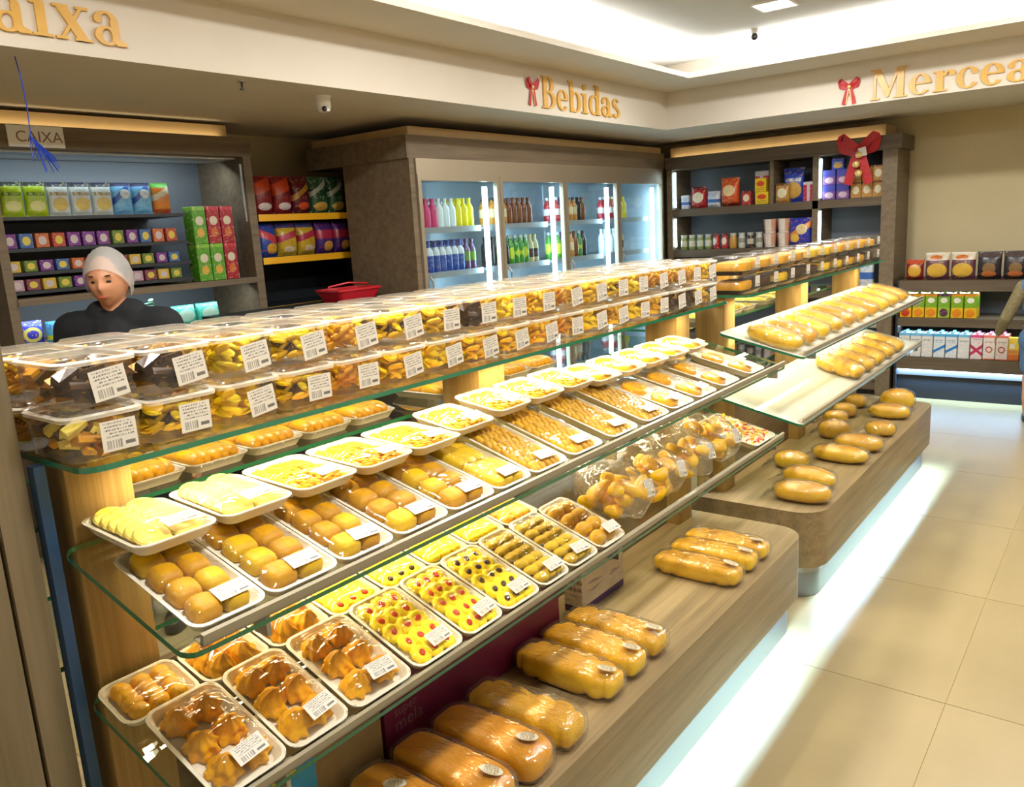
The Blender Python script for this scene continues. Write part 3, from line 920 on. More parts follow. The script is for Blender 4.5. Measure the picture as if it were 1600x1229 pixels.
# ------------------------------------------------------------------ plastic tubs on the upper shelf
def tub_body(): 
    def f():
        mb = MB()
        def rg(i, z, r=0.02): return [(x, y, z) for x, y in rrect(0.131 - 2 * i, 0.166 - 2 * i, r, 4)]
        mb.rings([rg(0.012, 0.0, 0.016), rg(0.006, 0.004), rg(0.003, 0.06), rg(0.003, 0.068)], cap1=False)
        mb.rings([rg(0.003, 0.068), rg(-0.001, 0.069), rg(-0.001, 0.071)], 1, False, False)
        return mb.mesh('tub', ['tub_plastic', 'tub_rim'], angle=50)
    return cached('tubbody', f)
def tub_lid():
    def f():
        mb = MB()
        def rg(i, z, r=0.02): return [(x, y, z) for x, y in rrect(0.131 - 2 * i, 0.166 - 2 * i, r, 4)]
        mb.rings([rg(-0.001, 0.0712), rg(-0.0015, 0.0745), rg(0.001, 0.0765), rg(0.006, 0.0772)], 1, False, False)
        mb.rings([rg(0.006, 0.0772), rg(0.010, 0.083), rg(0.018, 0.084)], 0, cap0=False)
        return mb.mesh('lid', ['tub_lid', 'tub_rim'], angle=50)
    return cached('tublid', f)
def _oval(mb, m, r, mi): mb.blob(0.019, 0.015, 0.006, 1, 1, 10, 5, mi, m)
def _ring(mb, m, r, mi): mb.lathe([(0.008, -0.004), (0.016, -0.004), (0.019, 0), (0.016, 0.005), (0.008, 0.004)], 10, mi, m)
def _stick(mb, m, r, mi): mb.blob(0.024, 0.006, 0.006, 0.6, 0.7, 7, 5, mi, m)
def _bar(mb, m, r, mi): mb.box(-0.02, 0.02, -0.011, 0.011, -0.006, 0.006, mi, m)
TUBS = {
 'dark': (('choc', 'choc', 'caramel'), _bar, 'dark chocolate bites', 60),
 'butter': (('butter_cookie', 'amber'), _oval, 'pale butter cookies', 75),
 'mixed': (('butter_cookie', 'pastry', 'amber', 'butter_cookie', 'choc'), _oval, 'mixed cookies', 75),
 'amber': (('amber', 'caramel'), _stick, 'amber caramel sticks', 85),
 'ring': (('butter_cookie', 'pastry'), _ring, 'yellow ring cookies', 55),
 'bars': (('cream', 'caramel', 'choc'), _bar, 'striped wafer bars', 60),
 'gold': (('pastry', 'amber'), _stick, 'golden crunchy sticks', 85)}
def tub(kind, x, y, z, layer, row, k):
    mats, shp, words, n = TUBS[kind]
    lay = 'upper layer' if layer else 'bottom layer'
    t = thing('cookie_tub', f'clear tub of {words}, {lay}, {row} row, {NTH[k]} stack from the column', 'food tub', (x, y, z), (0, 0, random.uniform(-.01, .01)), f'tubs of {words} {lay} {row} row')
    obj('tub', tub_body(), t); obj('lid', tub_lid(), t)
    stuff(obj('contents', heap_me('tub_' + kind, mats, n, 0.112, 0.08, 0.05, shp, len(kind), (0.0745, 0.057, -0.0095, 0.056)), t, (0, 0, 0.012)))
    if row == 'front':
        obj('label', label_mesh(0.058, 0.05), t, (0.0818, random.uniform(0.012, 0.024), 0.036), (pi / 2, radians(-7) if random.random() < .5 else 0, pi / 2))
    return t
top_seq = ['dark', 'dark', 'butter', 'mixed', 'amber', 'mixed', 'ring', 'dark', 'butter', 'gold', 'amber', 'ring', 'mixed', 'butter', 'amber', 'caramel', 'amber', 'gold']
bot_seq = ['bars', 'mixed', 'butter', 'mixed', 'amber', 'ring', 'butter', 'ring', 'ring', 'gold', 'amber', 'butter', 'gold', 'butter', 'gold', 'dark', 'dark', 'bars']
back_seq = ['amber', 'dark', 'gold', 'butter', 'dark', 'mixed', 'dark', 'gold', 'ring', 'gold', 'butter', 'amber', 'gold', 'ring', 'butter', 'gold', 'amber', 'butter']
for k in range(18):
    y = 0.590 + 0.1365 * k
    tp = top_seq[k] if top_seq[k] in TUBS else 'amber'
    tub(bot_seq[k], -1.37, y, UZS + 0.0005, 0, 'front', k)
    tub(tp, -1.37, y, UZS + 0.086, 1, 'front', k)
    tub('butter' if k % 2 else 'amber', -1.545, y, UZS + 0.0005, 0, 'back', k)
    tub(back_seq[k], -1.545, y, UZS + 0.086, 1, 'back', k)

# ------------------------------------------------------------------ bagged pastries on the lower shelf
def lump_me(i):
    def f():
        r = random.Random(i)
        a = [r.uniform(0.75, 1.2) for _ in range(4)]
        def fn(p, th, ph):
            k = 1 + 0.12 * sin(3 * th + i) * cos(ph)
            return [p[0] * k, p[1] * k, p[2] * k]
        return MB().blob(0.036 * a[0], 0.02 * a[1], 0.019 * a[2], 0.85, 0.85, 14, 8, fn=fn).mesh('pastry', 'pastry')
    return cached(('lump', i), f)
def bag_me(sx, sy, sz, seed, mat='bag_clear'):
    def f():
        r = random.Random(seed); ph_ = [r.uniform(0, 6) for _ in range(5)]
        def fn(p, th, ph):
            k = 1 + 0.07 * sin(4 * th + ph_[0]) + 0.06 * sin(5 * ph + ph_[1] + 2 * th) + 0.04 * sin(9 * th + 4 * ph + ph_[2])
            return [p[0] * k, p[1] * k, p[2] * k]
        return MB().blob(sx, sy, sz, 0.7, 0.7, 28, 14, fn=fn, flat=-sz * 0.93).mesh('bag', mat, angle=70)
    return cached(('bag', sx, sy, sz, seed, mat), f)
def pastry_bag(y, i, label, n=13, big=1.0):
    x = -1.178; z0 = shelf_z(BZ, x)
    t = thing('pastry_bag', label, 'bagged pastries', (x, y, z0 + 0.002), (0, TH, 0), 'clear bags of golden pastries')
    r = random.Random(i)
    for k in range(n):
        lv = k // 5
        obj('pastry', lump_me(k % 4), t, (r.uniform(-.055, .075), -0.07 + 0.14 * ((k * 0.37) % 1), 0.022 + 0.032 * lv), (r.uniform(-.6, .6), r.uniform(-.6, .6), r.uniform(0, 6)), (big, big, big))
    obj('bag', bag_me(0.112, 0.094, 0.066, i), t, (0, 0, 0.0625))
    mouth = MB()
    fan = []
    for k in range(13):
        a = -0.9 + 1.8 * k / 12
        fan.append((-0.10 - 0.09 * cos(a), 0.09 * sin(a) * 1.1, 0.075 + 0.012 * sin(5 * k + i)))
    ring0 = [(-0.09, 0.03 * (k / 6 - 1), 0.07 + 0.006 * sin(3 * k)) for k in range(13)]
    mouth.add(ring0 + fan, [(k, k + 1, 14 + k, 13 + k) for k in range(12)])
    obj('bag_mouth', mouth.mesh('bag_mouth', 'bag_clear'), t)
    obj('label', label_mesh(0.034, 0.05), t, (0.095, 0.035, 0.09), (0.95, 0, pi / 2 - 0.3))
    return t
for i, y in enumerate((1.935, 2.145, 2.36, 2.575)):
    pastry_bag(y, i + 1, f'clear bag of knobbly golden pastries, {NTH[i]} beyond the oval bun tray')

# ------------------------------------------------------------------ breads
def loaf_me(L, W, H, bumps, mat, seed=0, e=(0.55, 0.45)):
    def f():
        def fn(p, th, ph):
            s = abs(cos(pi * bumps * (p[0] / L + 0.5)))
            k = 1 - 0.2 * (1 - s) ** 1.6 if bumps else 1 - 0.02 * (1 - abs(cos(pi * 3 * (p[0] / L + 0.5))))
            e = 1 + 0.03 * sin(p[0] * 60 + seed)
            return [p[0], p[1] * k * e, p[2] * (k + 0.02 * sin(p[0] * 45 + seed)) ]
        return MB().blob(L / 2, W / 2, H / 2, e[0], e[1], 72, 18, fn=fn, flat=-H * 0.42).mesh('loaf', mat, angle=70)
    return cached(('loaf', L, W, H, bumps, mat, seed, e), f)
def wrap_me(L, W, H, seed, e=(0.5, 0.4)):
    def f():
        r = random.Random(seed); q = [r.uniform(0, 6) for _ in range(6)]
        def fn(p, th, ph):
            u = p[0] / L
            k = 1.05 + 0.022 * (1 - 2 * abs(sin(14 * u + q[0] + 1.5 * ph))) + 0.016 * (1 - 2 * abs(sin(9 * ph + 23 * u + q[1]))) + 0.01 * sin(41 * u + 11 * ph + q[2])
            return [p[0] * 1.05, p[1] * k, p[2] * k + 0.003]
        return MB().blob(L / 2, W / 2, H / 2, e[0], e[1], 88, 30, fn=fn, flat=-H * 0.44).mesh('wrap', 'film_crinkle', angle=30)
    return cached(('wrap', L, W, H, seed, e), f)
def oval_me():
    return cached('ovlab', lambda: MB().prism([(0.026 * cos(a), 0.016 * sin(a)) for a in [2 * pi * k / 20 for k in range(20)]], 0, 0.0006).mesh('label', 'oval_print', smooth=False))
pack('oval_print', '#efe6cf', [('t', 0.2, 0.8, -1, 2, 3.0, '#b7a27a')])
def bread(name, label, group, x, y, z, L, W, H, mat, bumps=6, rz=0.0, tilt=0.0, oval=None, seed=0, cat='bread', e=(0.55, 0.45)):
    t = thing(name, label, cat, (x, y, z + H * 0.44 + 0.0012), (0, tilt, rz), group)
    t.location.z += H * 0.44 * (1 / cos(tilt) - 1)
    obj('loaf', loaf_me(L, W, H, bumps, mat, seed % 3, e), t)
    obj('wrap', wrap_me(L, W, H, seed % 4, (e[0] * .9, e[1] * .9)), t)
    if oval is not None:
        obj('label', oval_me(), t, (oval * L, random.uniform(-.01, .01), H * 0.545 + 0.002), (0, 0.25 if oval > 0.35 else 0.06, random.uniform(0.2, 0.9)))
    return t
# cookie gondola plinth: groups of pull-apart loaves lying across it
GL = [('golden pull-apart loaves beside the purple box', [(1.645, 'loaf'), (1.772, 'loaf'), (1.895, 'loaf_coco')]),
      ('golden pull-apart loaves at the rounded plinth end', [(2.435, 'loaf_pale'), (2.57, 'loaf'), (2.685, 'loaf')]),]
for k, (y, m) in enumerate(GL[0][1]):
    bread('bread_pack', f'film-wrapped golden pull-apart loaf with oval label, {NTH[k]} past the coconut-topped loaf', 'loaves in the middle group', -1.15, y, PZ, 0.315, 0.112, 0.078, m, 6, random.uniform(-.015, .015), 0, 0.40, k)
for k, (y, m) in enumerate(GL[1][1]):
    bread('bread_pack', f'film-wrapped pull-apart loaf by the rounded plinth end, {NTH[2 - k]} from that end', 'loaves at the plinth end', -1.135, y, PZ, 0.31, 0.106, 0.07, m, 6, random.uniform(-.015, .015), 0, 0.38, k + 3)
bread('bread_pack', 'film-wrapped long loaf topped with browned coconut beside the purple box', None, -1.125, 1.412, PZ, 0.31, 0.115, 0.088, 'loaf_coco', 5, 0.04, 0, None, 2)
bread('bread_pack', 'film-wrapped glossy brown loaf with oval label next to the coconut-topped loaf', None, -1.125, 1.278, PZ, 0.31, 0.115, 0.088, 'loaf_dark', 0, 0.03, 0, 0.34, 1)
bread('bread_pack', 'film-wrapped glossy brown loaf with oval labels near the cardboard box', None, -1.13, 1.145, PZ, 0.31, 0.115, 0.085, 'loaf_dark', 0, 0.0, 0, 0.36, 5)
bread('bread_pack', 'film-wrapped glossy brown loaf pushed up to the cardboard box', None, -1.13, 1.012, PZ, 0.31, 0.115, 0.082, 'loaf_dark', 0, -0.03, 0, -0.12, 0)

# storage boxes under the lower shelf
def cart(label, ya, yb, h, mats_fn, mat, group=None):
    t = thing('storage_box', label, 'box', (-1.356, (ya + yb) / 2, PZ + 0.0005), (0, 0, 0), group)
    w = yb - ya - 0.006
    mb = bevbox(0.07, w, h, 0.003)
    obj('carton', mb.mesh('carton', mat, smooth=False), t)
    if mats_fn: mats_fn(t, w, h)
    return t
def text_me(body, size, mat, ext=0.0004):
    cu = bpy.data.curves.new('txt', 'FONT'); cu.body = body; cu.size = size; cu.extrude = ext; cu.align_x = 'LEFT'
    o = bpy.data.objects.new('txt', cu); COL.objects.link(o)
    dg = bpy.context.evaluated_depsgraph_get(); dg.update()
    me = bpy.data.meshes.new_from_object(o.evaluated_get(dg))
    bpy.data.objects.remove(o, do_unlink=True)
    me.materials.clear(); me.materials.append(MAT[mat])
    return me
plain('print_mauve', '#7d5a5c', 0.5)
plain('print_sky', '#4fb3e6', 0.4)
plain('print_white', '#f2f2ee', 0.4)
plain('print_purple', '#5a2a78', 0.4)
plain('print_yellow', '#f4dc3a', 0.4)
def purple_dec(t, w, h):
    for i, (tx, sz, z) in enumerate((('super', 0.034, 0.098), ('mela', 0.05, 0.058))):
        obj('lettering', text_me(tx, sz, 'print_mauve'), t, (0.0355, -w / 2 + 0.03, z), (pi / 2, 0, pi / 2))
def card_dec(t, w, h):
    p = MB().box(-0.0004, 0.0006, -w / 2 + 0.01, -w / 2 + 0.2, 0.03, 0.15)
    pan = obj('printed_panel', p.mesh('printed_panel', 'print_sky', smooth=False), t, (0.035, 0, 0))
    obj('print_shape', MB().prism([(0.045 * cos(a), 0.03 * sin(a)) for a in [2 * pi * k / 20 for k in range(20)]], 0, 0.0008).mesh('print_shape', 'print_white', smooth=False), pan, (0.0007, -w / 2 + 0.1, 0.085), (pi / 2, 0, pi / 2))
    obj('print_shape', MB().prism([(0.03 * cos(a), 0.018 * sin(a)) for a in [2 * pi * k / 20 for k in range(20)]], 0, 0.0014).mesh('print_shape', 'print_purple', smooth=False), pan, (0.0007, -w / 2 + 0.1, 0.085), (pi / 2, 0, pi / 2))
    obj('print_shape', MB().box(-0.03, 0.03, -0.008, 0.008, 0, 0.0008).mesh('print_shape', 'print_yellow', smooth=False), pan, (0.0007, -w / 2 + 0.12, 0.138), (pi / 2, 0, pi / 2))
cart('open brown cardboard box with a blue printed panel under the lower shelf', 0.72, 1.12, 0.26, card_dec, 'cardboard')
cart('dark purple carton with faint lettering under the lower shelf', 1.125, 1.86, 0.27, purple_dec, 'purple_card')
pack('small_carton', '#d8c9b4', [('v', 0.0, 0.12, '#4a2468'), ('v', 0.88, 1.0, '#4a2468'), ('t', 0, 1, 0.3, 0.8, 8, '#8a6a5a')])
cart('small cream and purple carton beyond the purple box under the lower shelf', 1.98, 2.25, 0.2, None, 'small_carton')

# ------------------------------------------------------------------ loaf gondola
def on_shelf(z0, x): return shelf_z(z0, x)
for k, y in enumerate((3.30, 3.47, 3.66, 3.86, 4.06, 4.27, 4.50, 4.72, 4.95, 5.17)):
    m = ('loaf_pale', 'loaf_dark', 'loaf', 'puff', 'loaf_dark')[k % 5]
    bread('wrapped_loaf', f'film-wrapped loaf across the loaf gondola middle shelf, {NTH[k]} from the cookie gondola', 'loaves on the middle shelf', -1.18, y, shelf_z(MZ, -1.18) - 0.001, 0.235, 0.125, 0.075, m, 0, random.uniform(-.1, .1), TH, None, k, e=(0.75, 0.7))
for k, y in enumerate((4.22, 4.42, 4.63, 4.86, 5.08)):
    bread('wrapped_loaf', f'film-wrapped flaky loaf on the loaf gondola lower shelf, {NTH[k]} from the bare glass', 'loaves on the lower shelf', -1.17, y, shelf_z(BZ, -1.17) - 0.001, 0.23, 0.16, 0.075, 'puff', 3, random.uniform(-.12, .12), TH, None, k + 1, e=(0.7, 0.6))
def roll(label, x, y, L, W, H, mat, rz, seed, group='bagged rolls on the loaf gondola plinth'):
    t = thing('bagged_roll', label, 'bread roll', (x, y, PZ + H * 0.44 + 0.0012), (0, 0, rz), group)
    obj('roll', loaf_me(L, W, H, 0, mat, seed % 3, (0.8, 0.85)), t)
    obj('bag', wrap_me(L * 1.04, W * 1.04, H, seed % 4, (0.75, 0.75)), t)
    tail = MB()
    nn = 9
    a0 = [(-L * 0.5, (k / (nn - 1) - 0.5) * W * 0.6, -H * 0.05 + 0.004 * sin(k * 2.1)) for k in range(nn)]
    a1 = [(-L * 0.5 - 0.05, (k / (nn - 1) - 0.5) * W * 1.1, -H * 0.36 + 0.006 * sin(k * 2.7 + seed)) for k in range(nn)]
    tail.add(a0 + a1, [(k, k + 1, nn + k + 1, nn + k) for k in range(nn - 1)])
    obj('bag_mouth', tail.mesh('bag_mouth', 'film_crinkle'), t)
    return t
RL = [(-1.075, 3.36, 0.235, 0.13, 0.085, 'loaf_pale', 0.1), (-1.115, 3.575, 0.235, 0.135, 0.085, 'loaf', -0.15), (-1.27, 3.80, 0.16, 0.12, 0.085, 'loaf', 0.1),
      (-1.1, 4.01, 0.26, 0.13, 0.08, 'loaf', -0.05), (-1.075, 4.24, 0.23, 0.14, 0.085, 'loaf_pale', 0.1), (-1.25, 4.43, 0.16, 0.12, 0.1, 'puff', 0.2), (-1.05, 4.58, 0.15, 0.12, 0.08, 'loaf_coco', 0.3),
      (-1.1, 5.0, 0.22, 0.13, 0.085, 'loaf', 0.0), (-1.11, 5.24, 0.19, 0.12, 0.13, 'loaf', 0.2), (-1.33, 4.74, 0.13, 0.12, 0.08, 'puff', 0.2), (-1.335, 4.93, 0.13, 0.12, 0.085, 'puff', 0.1), (-1.34, 5.2, 0.12, 0.12, 0.08, 'puff', -0.1)]
for k, a in enumerate(RL):
    w = {'loaf_pale': 'pale golden', 'loaf': 'golden', 'puff': 'flaky', 'loaf_coco': 'crumb-topped'}[a[5]]
    roll(f'{w} bread roll in a clear bag, {NTH[k]} from the rounded loaf plinth corner', a[0], a[1], a[2], a[3], a[4], a[5], a[6], k, f'{w} bagged rolls')
# boxed cakes on the upper shelf of the loaf gondola
def cakebox(x, y, z, kind, layer, k):
    words = {'cake': 'golden loaf cake', 'caramel': 'caramel slices', 'choc': 'chocolate cake', 'pastry': 'yellow sponge'}[kind]
    lay = 'upper' if layer else 'bottom'
    t = thing('cake_box', f'black-based box of {words}, {lay} layer, {NTH[k]} from the cookie tubs', 'cake box', (x, y, z), (0, 0, random.uniform(-.02, .02)), f'boxes of {words} {lay} layer')
    def rg(i, z_, r=0.018): return [(a, b, z_) for a, b in rrect(0.205 - 2 * i, 0.17 - 2 * i, r, 3)]
    obj('base', cached('cbase', lambda: MB().rings([rg(0.012, 0), rg(0.0, 0.016), rg(0.0, 0.018), rg(0.006, 0.018), rg(0.014, 0.004)]).mesh('base', 'dark_plastic')), t)
    obj('lid', cached('clid', lambda: MB().rings([rg(0.002, 0.0185), rg(0.008, 0.07), rg(0.016, 0.078)], cap0=False).mesh('lid', 'tub_plastic')), t)
    obj('cake', cached(('cbk', kind), lambda: MB().blob(0.06, 0.078, 0.024, 0.4, 0.4, 24, 8).mesh('cake', kind)), t, (0, 0, 0.031))
    obj('label', label_mesh(0.05, 0.045), t, (0.0805, 0.06, 0.045), (pi / 2 - 0.0, 0, pi / 2))
seqA = ['cake', 'caramel', 'cake', 'caramel', 'pastry', 'pastry', 'cake', 'cake', 'cake', 'cake']
seqB = ['cake', 'choc', 'pastry', 'choc', 'choc', 'pastry', 'pastry', 'cake', 'caramel', 'choc']
for k in range(10):
    y = 3.33 + 0.224 * k
    cakebox(-1.37, y, UZS + 0.0005, seqB[k], 0, k)
    cakebox(-1.37, y, UZS + 0.080, seqA[k], 1, k)
    if k % 2 == 0:
        cakebox(-1.565, y, UZS + 0.0005, seqA[k], 0, k)
# white trays on the rear side
for k in range(7):
    food_tray('cream' if k % 2 else 'shell_pale', f'foam tray of pale biscuits on the rear of the loaf gondola, {NTH[k]} from the tubs', 'rear trays on the loaf gondola', -1.57, 3.56 + 0.17 * k + (0.1 if k > 3 else 0), ZR + FT, 0, 0.22, 0.155, lab=False)
# ------------------------------------------------------------------ product shapes (front faces local -y)
def bag_pillow(w, h, d, mat):
    def f():
        mb = MB(); rs = []; n = 20
        for z, kd, kw in ((0, .06, 1.0), (.03, .1, 1.0), (.07, .6, .97), (.2, .95, .95), (.45, 1, .94), (.7, .9, .95), (.88, .5, .97), (.95, .1, 1), (1, .06, 1)):
            rg = []
            for i in range(n):
                a = 2 * pi * i / n
                c, s_ = cos(a), sin(a)
                rg.append((w / 2 * kw * math.copysign(abs(c) ** .6, c), d / 2 * kd * math.copysign(abs(s_) ** .8, s_) * (1 + .08 * sin(3 * a + z * 9)), z * h))
            rs.append(rg)
        return mb.rings(rs).mesh('bag', mat, angle=60)
    return cached(('pillow', w, h, d, mat), f)
def carton_me(w, d, h, mat):
    return cached(('carton', w, d, h, mat), lambda: bevbox(w, d, h, 0.003).mesh('carton', mat, smooth=False))
def bottle_me(r, h, mat, neck=0.4):
    def f():
        mb = MB()
        mb.lathe([(r * .9, 0), (r, .01), (r, h * .62), (r * .9, h * .7), (r * neck, h * .84), (r * neck, h * .9), (r * neck * 1.15, h * .9), (r * neck * 1.15, h), (r * neck * .9, h)], 12)
        return mb.mesh('bottle', mat)
    return cached(('bottle', r, h, mat, neck), f)
def cup_me(r, h, mat):
    return cached(('cup', r, h, mat), lambda: MB().lathe([(r * .8, 0), (r, h * .95), (r * 1.04, h * .95), (r * 1.04, h), (r * .9, h)], 14).mesh('tub', mat))

# ------------------------------------------------------------------ tall grocery cabinet on the back wall
gc = thing('grocery_cabinet', 'tall dark wood grocery cabinet with lit shelves and a red bow', 'cabinet', (0, 0, 0))
def part(t, name, dims, mat, parent=None): return obj(name, boxm(name, dims, mat), parent or t)
CY, CB = 7.36, 7.80
part(gc, 'side_panel', (-3.71, -3.655, CY, CB, 0, 2.075), 'wood_taupe')
part(gc, 'side_panel', (-1.745, -1.63, CY, CB, 0, 2.075), 'wood_taupe')
part(gc, 'back_panel', (-3.655, -1.745, CB - 0.02, CB, 0.1, 2.075), 'bay_back')
part(gc, 'header', (-3.715, -1.6, CY - 0.02, CB, 2.075, 2.19), 'wood_taupe_x')
part(gc, 'top_trim', (-3.70, -1.745, CY + 0.07, CB, 2.19, 2.283), 'wood_trim')
for z in (1.70, 1.31, 0.92, 0.5, 0.12):
    part(gc, 'shelf', (-3.655, -1.745, CY + 0.01, CB - 0.02, z - 0.07, z), 'wood_taupe_x')
part(gc, 'divider', (-2.315, -2.265, CY + 0.01, CB - 0.02, 1.31, 2.075), 'wood_taupe')
part(gc, 'divider', (-2.70, -2.665, CY + 0.02, CB - 0.02, 1.70, 2.075), 'wood_taupe')
part(gc, 'base', (-3.655, -1.745, CY + 0.05, CB - 0.02, 0, 0.05), 'black')
for x in (-3.645, -2.258):
    for z0, z1 in ((1.72, 2.05), (1.34, 1.61)):
        part(gc, 'light_bar', (x, x + 0.012, CY + 0.03, CY + 0.045, z0, z1), 'led_soft')
area('cabinet_top_light', (-2.72, CY + 0.035, 2.195), 1.9, 0.02, 0.4, WARM, (radians(180 - 55), 0, 0))

# low shelving unit on the back wall
ls = thing('low_shelving', 'low dark wood shelving unit with cartons and snack bags along the tan wall', 'shelf unit', (0, 0, 0))
for z0, z1 in ((0.255, 0.358), (0.622, 0.69), (0.915, 1.0)):
    part(ls, 'shelf', (-1.58, 1.6, CY, CB, z0, z1), 'wood_taupe_x')
part(ls, 'back_panel', (-1.58, 1.6, CB - 0.015, CB, 0.358, 0.915), 'bay_back')
part(ls, 'kick_panel', (-1.58, 1.6, CY + 0.05, CB, 0.0, 0.2), 'dark_panel')
part(ls, 'steel_band', (-1.58, 1.6, CY + 0.03, CB, 0.2, 0.255), 'steel')
part(ls, 'side_panel', (-1.598, -1.58, CY, CB, 0.0, 1.0), 'dark_panel')
part(ls, 'light_bar', (-1.57, 1.6, CY + 0.005, CY + 0.02, 0.247, 0.2545), 'led_kick')
area('low_shelf_kick_light', (-0.93, CY + 0.012, 0.246), 1.28, 0.012, 7.0, COOL)
for z in (0.62, 0.913):
    part(ls, 'light_bar', (-1.57, 1.6, CY + 0.03, CY + 0.045, z - 0.004, z), 'alu')
    area('low_shelf_light', (-0.93, CY + 0.1, z - 0.006), 1.28, 0.1, 2.0, (0.75, 0.92, 1.0), (radians(-20), 0, 0))

# products ----------------------------------------------------------------
pack('p_juice_mango', '#7fb52a', [('v', 0, .42, '#f2c21a'), ('d', .5, .2, .38, .16, '#e98a12'), ('d', .5, .72, .3, .11, '#f3f3e4'), ('v', .88, 1, '#e0901c')])
pack('p_juice_grape', '#7fb52a', [('v', 0, .42, '#a9c63a'), ('d', .5, .22, .36, .17, '#5b2350'), ('d', .5, .72, .3, .11, '#f3f3e4'), ('v', .88, 1, '#5a2a50')])
pack('p_juice_red', '#8fbb2c', [('v', 0, .42, '#f2c21a'), ('d', .5, .2, .38, .17, '#cf2b1a'), ('d', .5, .72, .3, .11, '#f3f3e4'), ('v', .88, 1, '#c98a20')])
pack('p_milk_blue', '#eef1f2', [('v', .88, 1, '#58b4ea'), ('s', .25, .25, .06, '#2f7fd0'), ('t', .15, .85, .62, .78, 10, '#7b8aa0')])
pack('p_milk_plain', '#efeae3', [('v', .88, 1, '#7cc4ee'), ('t', .15, .85, .7, .8, 10, '#8d8a90')])
pack('p_milk_pink', '#efe6e0', [('v', .88, 1, '#e84f86'), ('s', .55, -.35, .07, '#c9275a'), ('s', .2, .35, .07, '#c9275a'), ('t', .15, .85, .74, .84, 10, '#9a7a80')])
pack('p_milk_ring', '#efe3d8', [('v', .9, 1, '#f07a66'), ('d', .5, .42, .3, .13, '#b8433c'), ('d', .5, .42, .2, .085, '#efe3d8'), ('v', 0, .05, '#d86a3a'), ('t', .15, .85, .7, .8, 10, '#9a7a70')])
pack('p_orange_pack', '#d9701f', [('v', .8, 1, '#f0a03a')])
pack('p_yellow_pack', '#f2d02a', [('r', .15, .6, .3, .6, '#f4f4e0'), ('v', 0, .2, '#e0902a')])
pack('p_snack_red', '#8e1f24', [('d', .5, .45, .36, .3, '#e9b23a'), ('v', .78, .95, '#d34a2a')])
pack('p_snack_brown', '#6a3a4a', [('d', .5, .35, .4, .26, '#e4b640'), ('v', .72, 1, '#e6ddc8'), ('d', .45, .82, .25, .09, '#d4702a')])
pack('p_snack_black', '#251d22', [('d', .5, .4, .26, .2, '#8a6a3a'), ('v', .82, .95, '#4a3a3a'), ('d', .5, .2, .3, .1, '#c46a2a')])
pack('p_snack_blue', '#2a5fc0', [('p', 7, .54, '#f2c64a'), ('p', 11, .6, '#f2f2ea'), ('v', .9, 1, '#e07a2a')])
pack('p_snack_berry', '#8a2a5a', [('p', 6, .56, '#e8503a'), ('d', .4, .35, .3, .25, '#f0b23a')])
def onfloor(name, me, label, cat, x, y, z, rz=0, group=None, s=(1, 1, 1)):
    return tag(obj(name, me, None, (x, y, z + 0.0006), (0, 0, rz), s), label, cat, group)
def capcarton(x, y, z, w, d, h, mat, cap, label, group):
    t = thing('carton', label, 'carton', (x, y, z + 0.0006), (0, 0, random.uniform(-.04, .04)), group)
    obj('body', carton_me(w, d, h, mat), t)
    obj('cap', cached(('cap', cap), lambda: MB().lathe([(.014, 0), (.014, .014), (.011, .016)], 12).mesh('cap', cap)), t, (0, -d * .1, h))
plain('cap_green', '#b9e2c0', 0.4); plain('cap_white', '#e8eef4', 0.4); plain('cap_pink', '#e88ab0', 0.4); plain('cap_blue', '#7cc8f4', 0.4)
for k, m in enumerate(('p_juice_red', 'p_juice_mango', 'p_juice_mango', 'p_juice_grape', 'p_juice_mango', 'p_juice_mango')):
    w = {'p_juice_red': 'red-fruit', 'p_juice_mango': 'mango-yellow', 'p_juice_grape': 'dark-grape'}[m]
    for row in range(2):
        capcarton(-1.53 + 0.096 * k, 7.43 + 0.1 * row, 0.69, 0.088, 0.075, 0.2, m, 'cap_green', f'green juice carton with {w} picture, {"front" if row == 0 else "second"} row on the middle low shelf', f'{w} juice cartons row {row}')
ml = ['p_milk_plain', 'p_milk_plain', 'p_milk_plain', 'p_milk_blue', 'p_milk_blue', 'p_milk_plain', 'p_milk_pink', 'p_milk_ring', 'p_milk_ring']
for k, m in enumerate(ml):
    w = {'p_milk_plain': 'plain white', 'p_milk_blue': 'blue-striped white', 'p_milk_pink': 'white with pink wedges', 'p_milk_ring': 'cream with red ring'}[m]
    for row in range(2):
        capcarton(-1.533 + 0.09 * k, 7.43 + 0.1 * row, 0.358, 0.083, 0.075, 0.2, m, {'p_milk_pink': 'cap_pink', 'p_milk_ring': 'cap_pink'}.get(m, 'cap_blue'), f'milk carton, {w}, {"front" if row == 0 else "second"} row on the bottom low shelf', f'{w} milk cartons row {row}')
for k in range(3):
    onfloor('orange_pack', carton_me(0.08, 0.08, 0.062, 'p_orange_pack'), 'small orange block pack beside the milk cartons', 'pack', -0.735 + 0.088 * k, 7.44, 0.358, 0, 'orange block packs')
    if k < 2: onfloor('yellow_pack', carton_me(0.075, 0.07, 0.12, 'p_yellow_pack'), 'yellow pack standing on the orange block packs', 'pack', -0.735 + 0.088 * k, 7.44, 0.42, 0, 'yellow packs')
sn = [('p_snack_red', 'dark red', .15, .17), ('p_snack_brown', 'brown and cream', .2, .22), ('p_snack_brown', 'brown and cream', .2, .22), ('p_snack_black', 'black', .19, .22), ('p_snack_black', 'black', .19, .22), ('p_snack_blue', 'blue speckled', .22, .2), ('p_snack_berry', 'berry and orange', .2, .2), ('p_snack_berry', 'berry and orange', .2, .2)]
x = -1.56
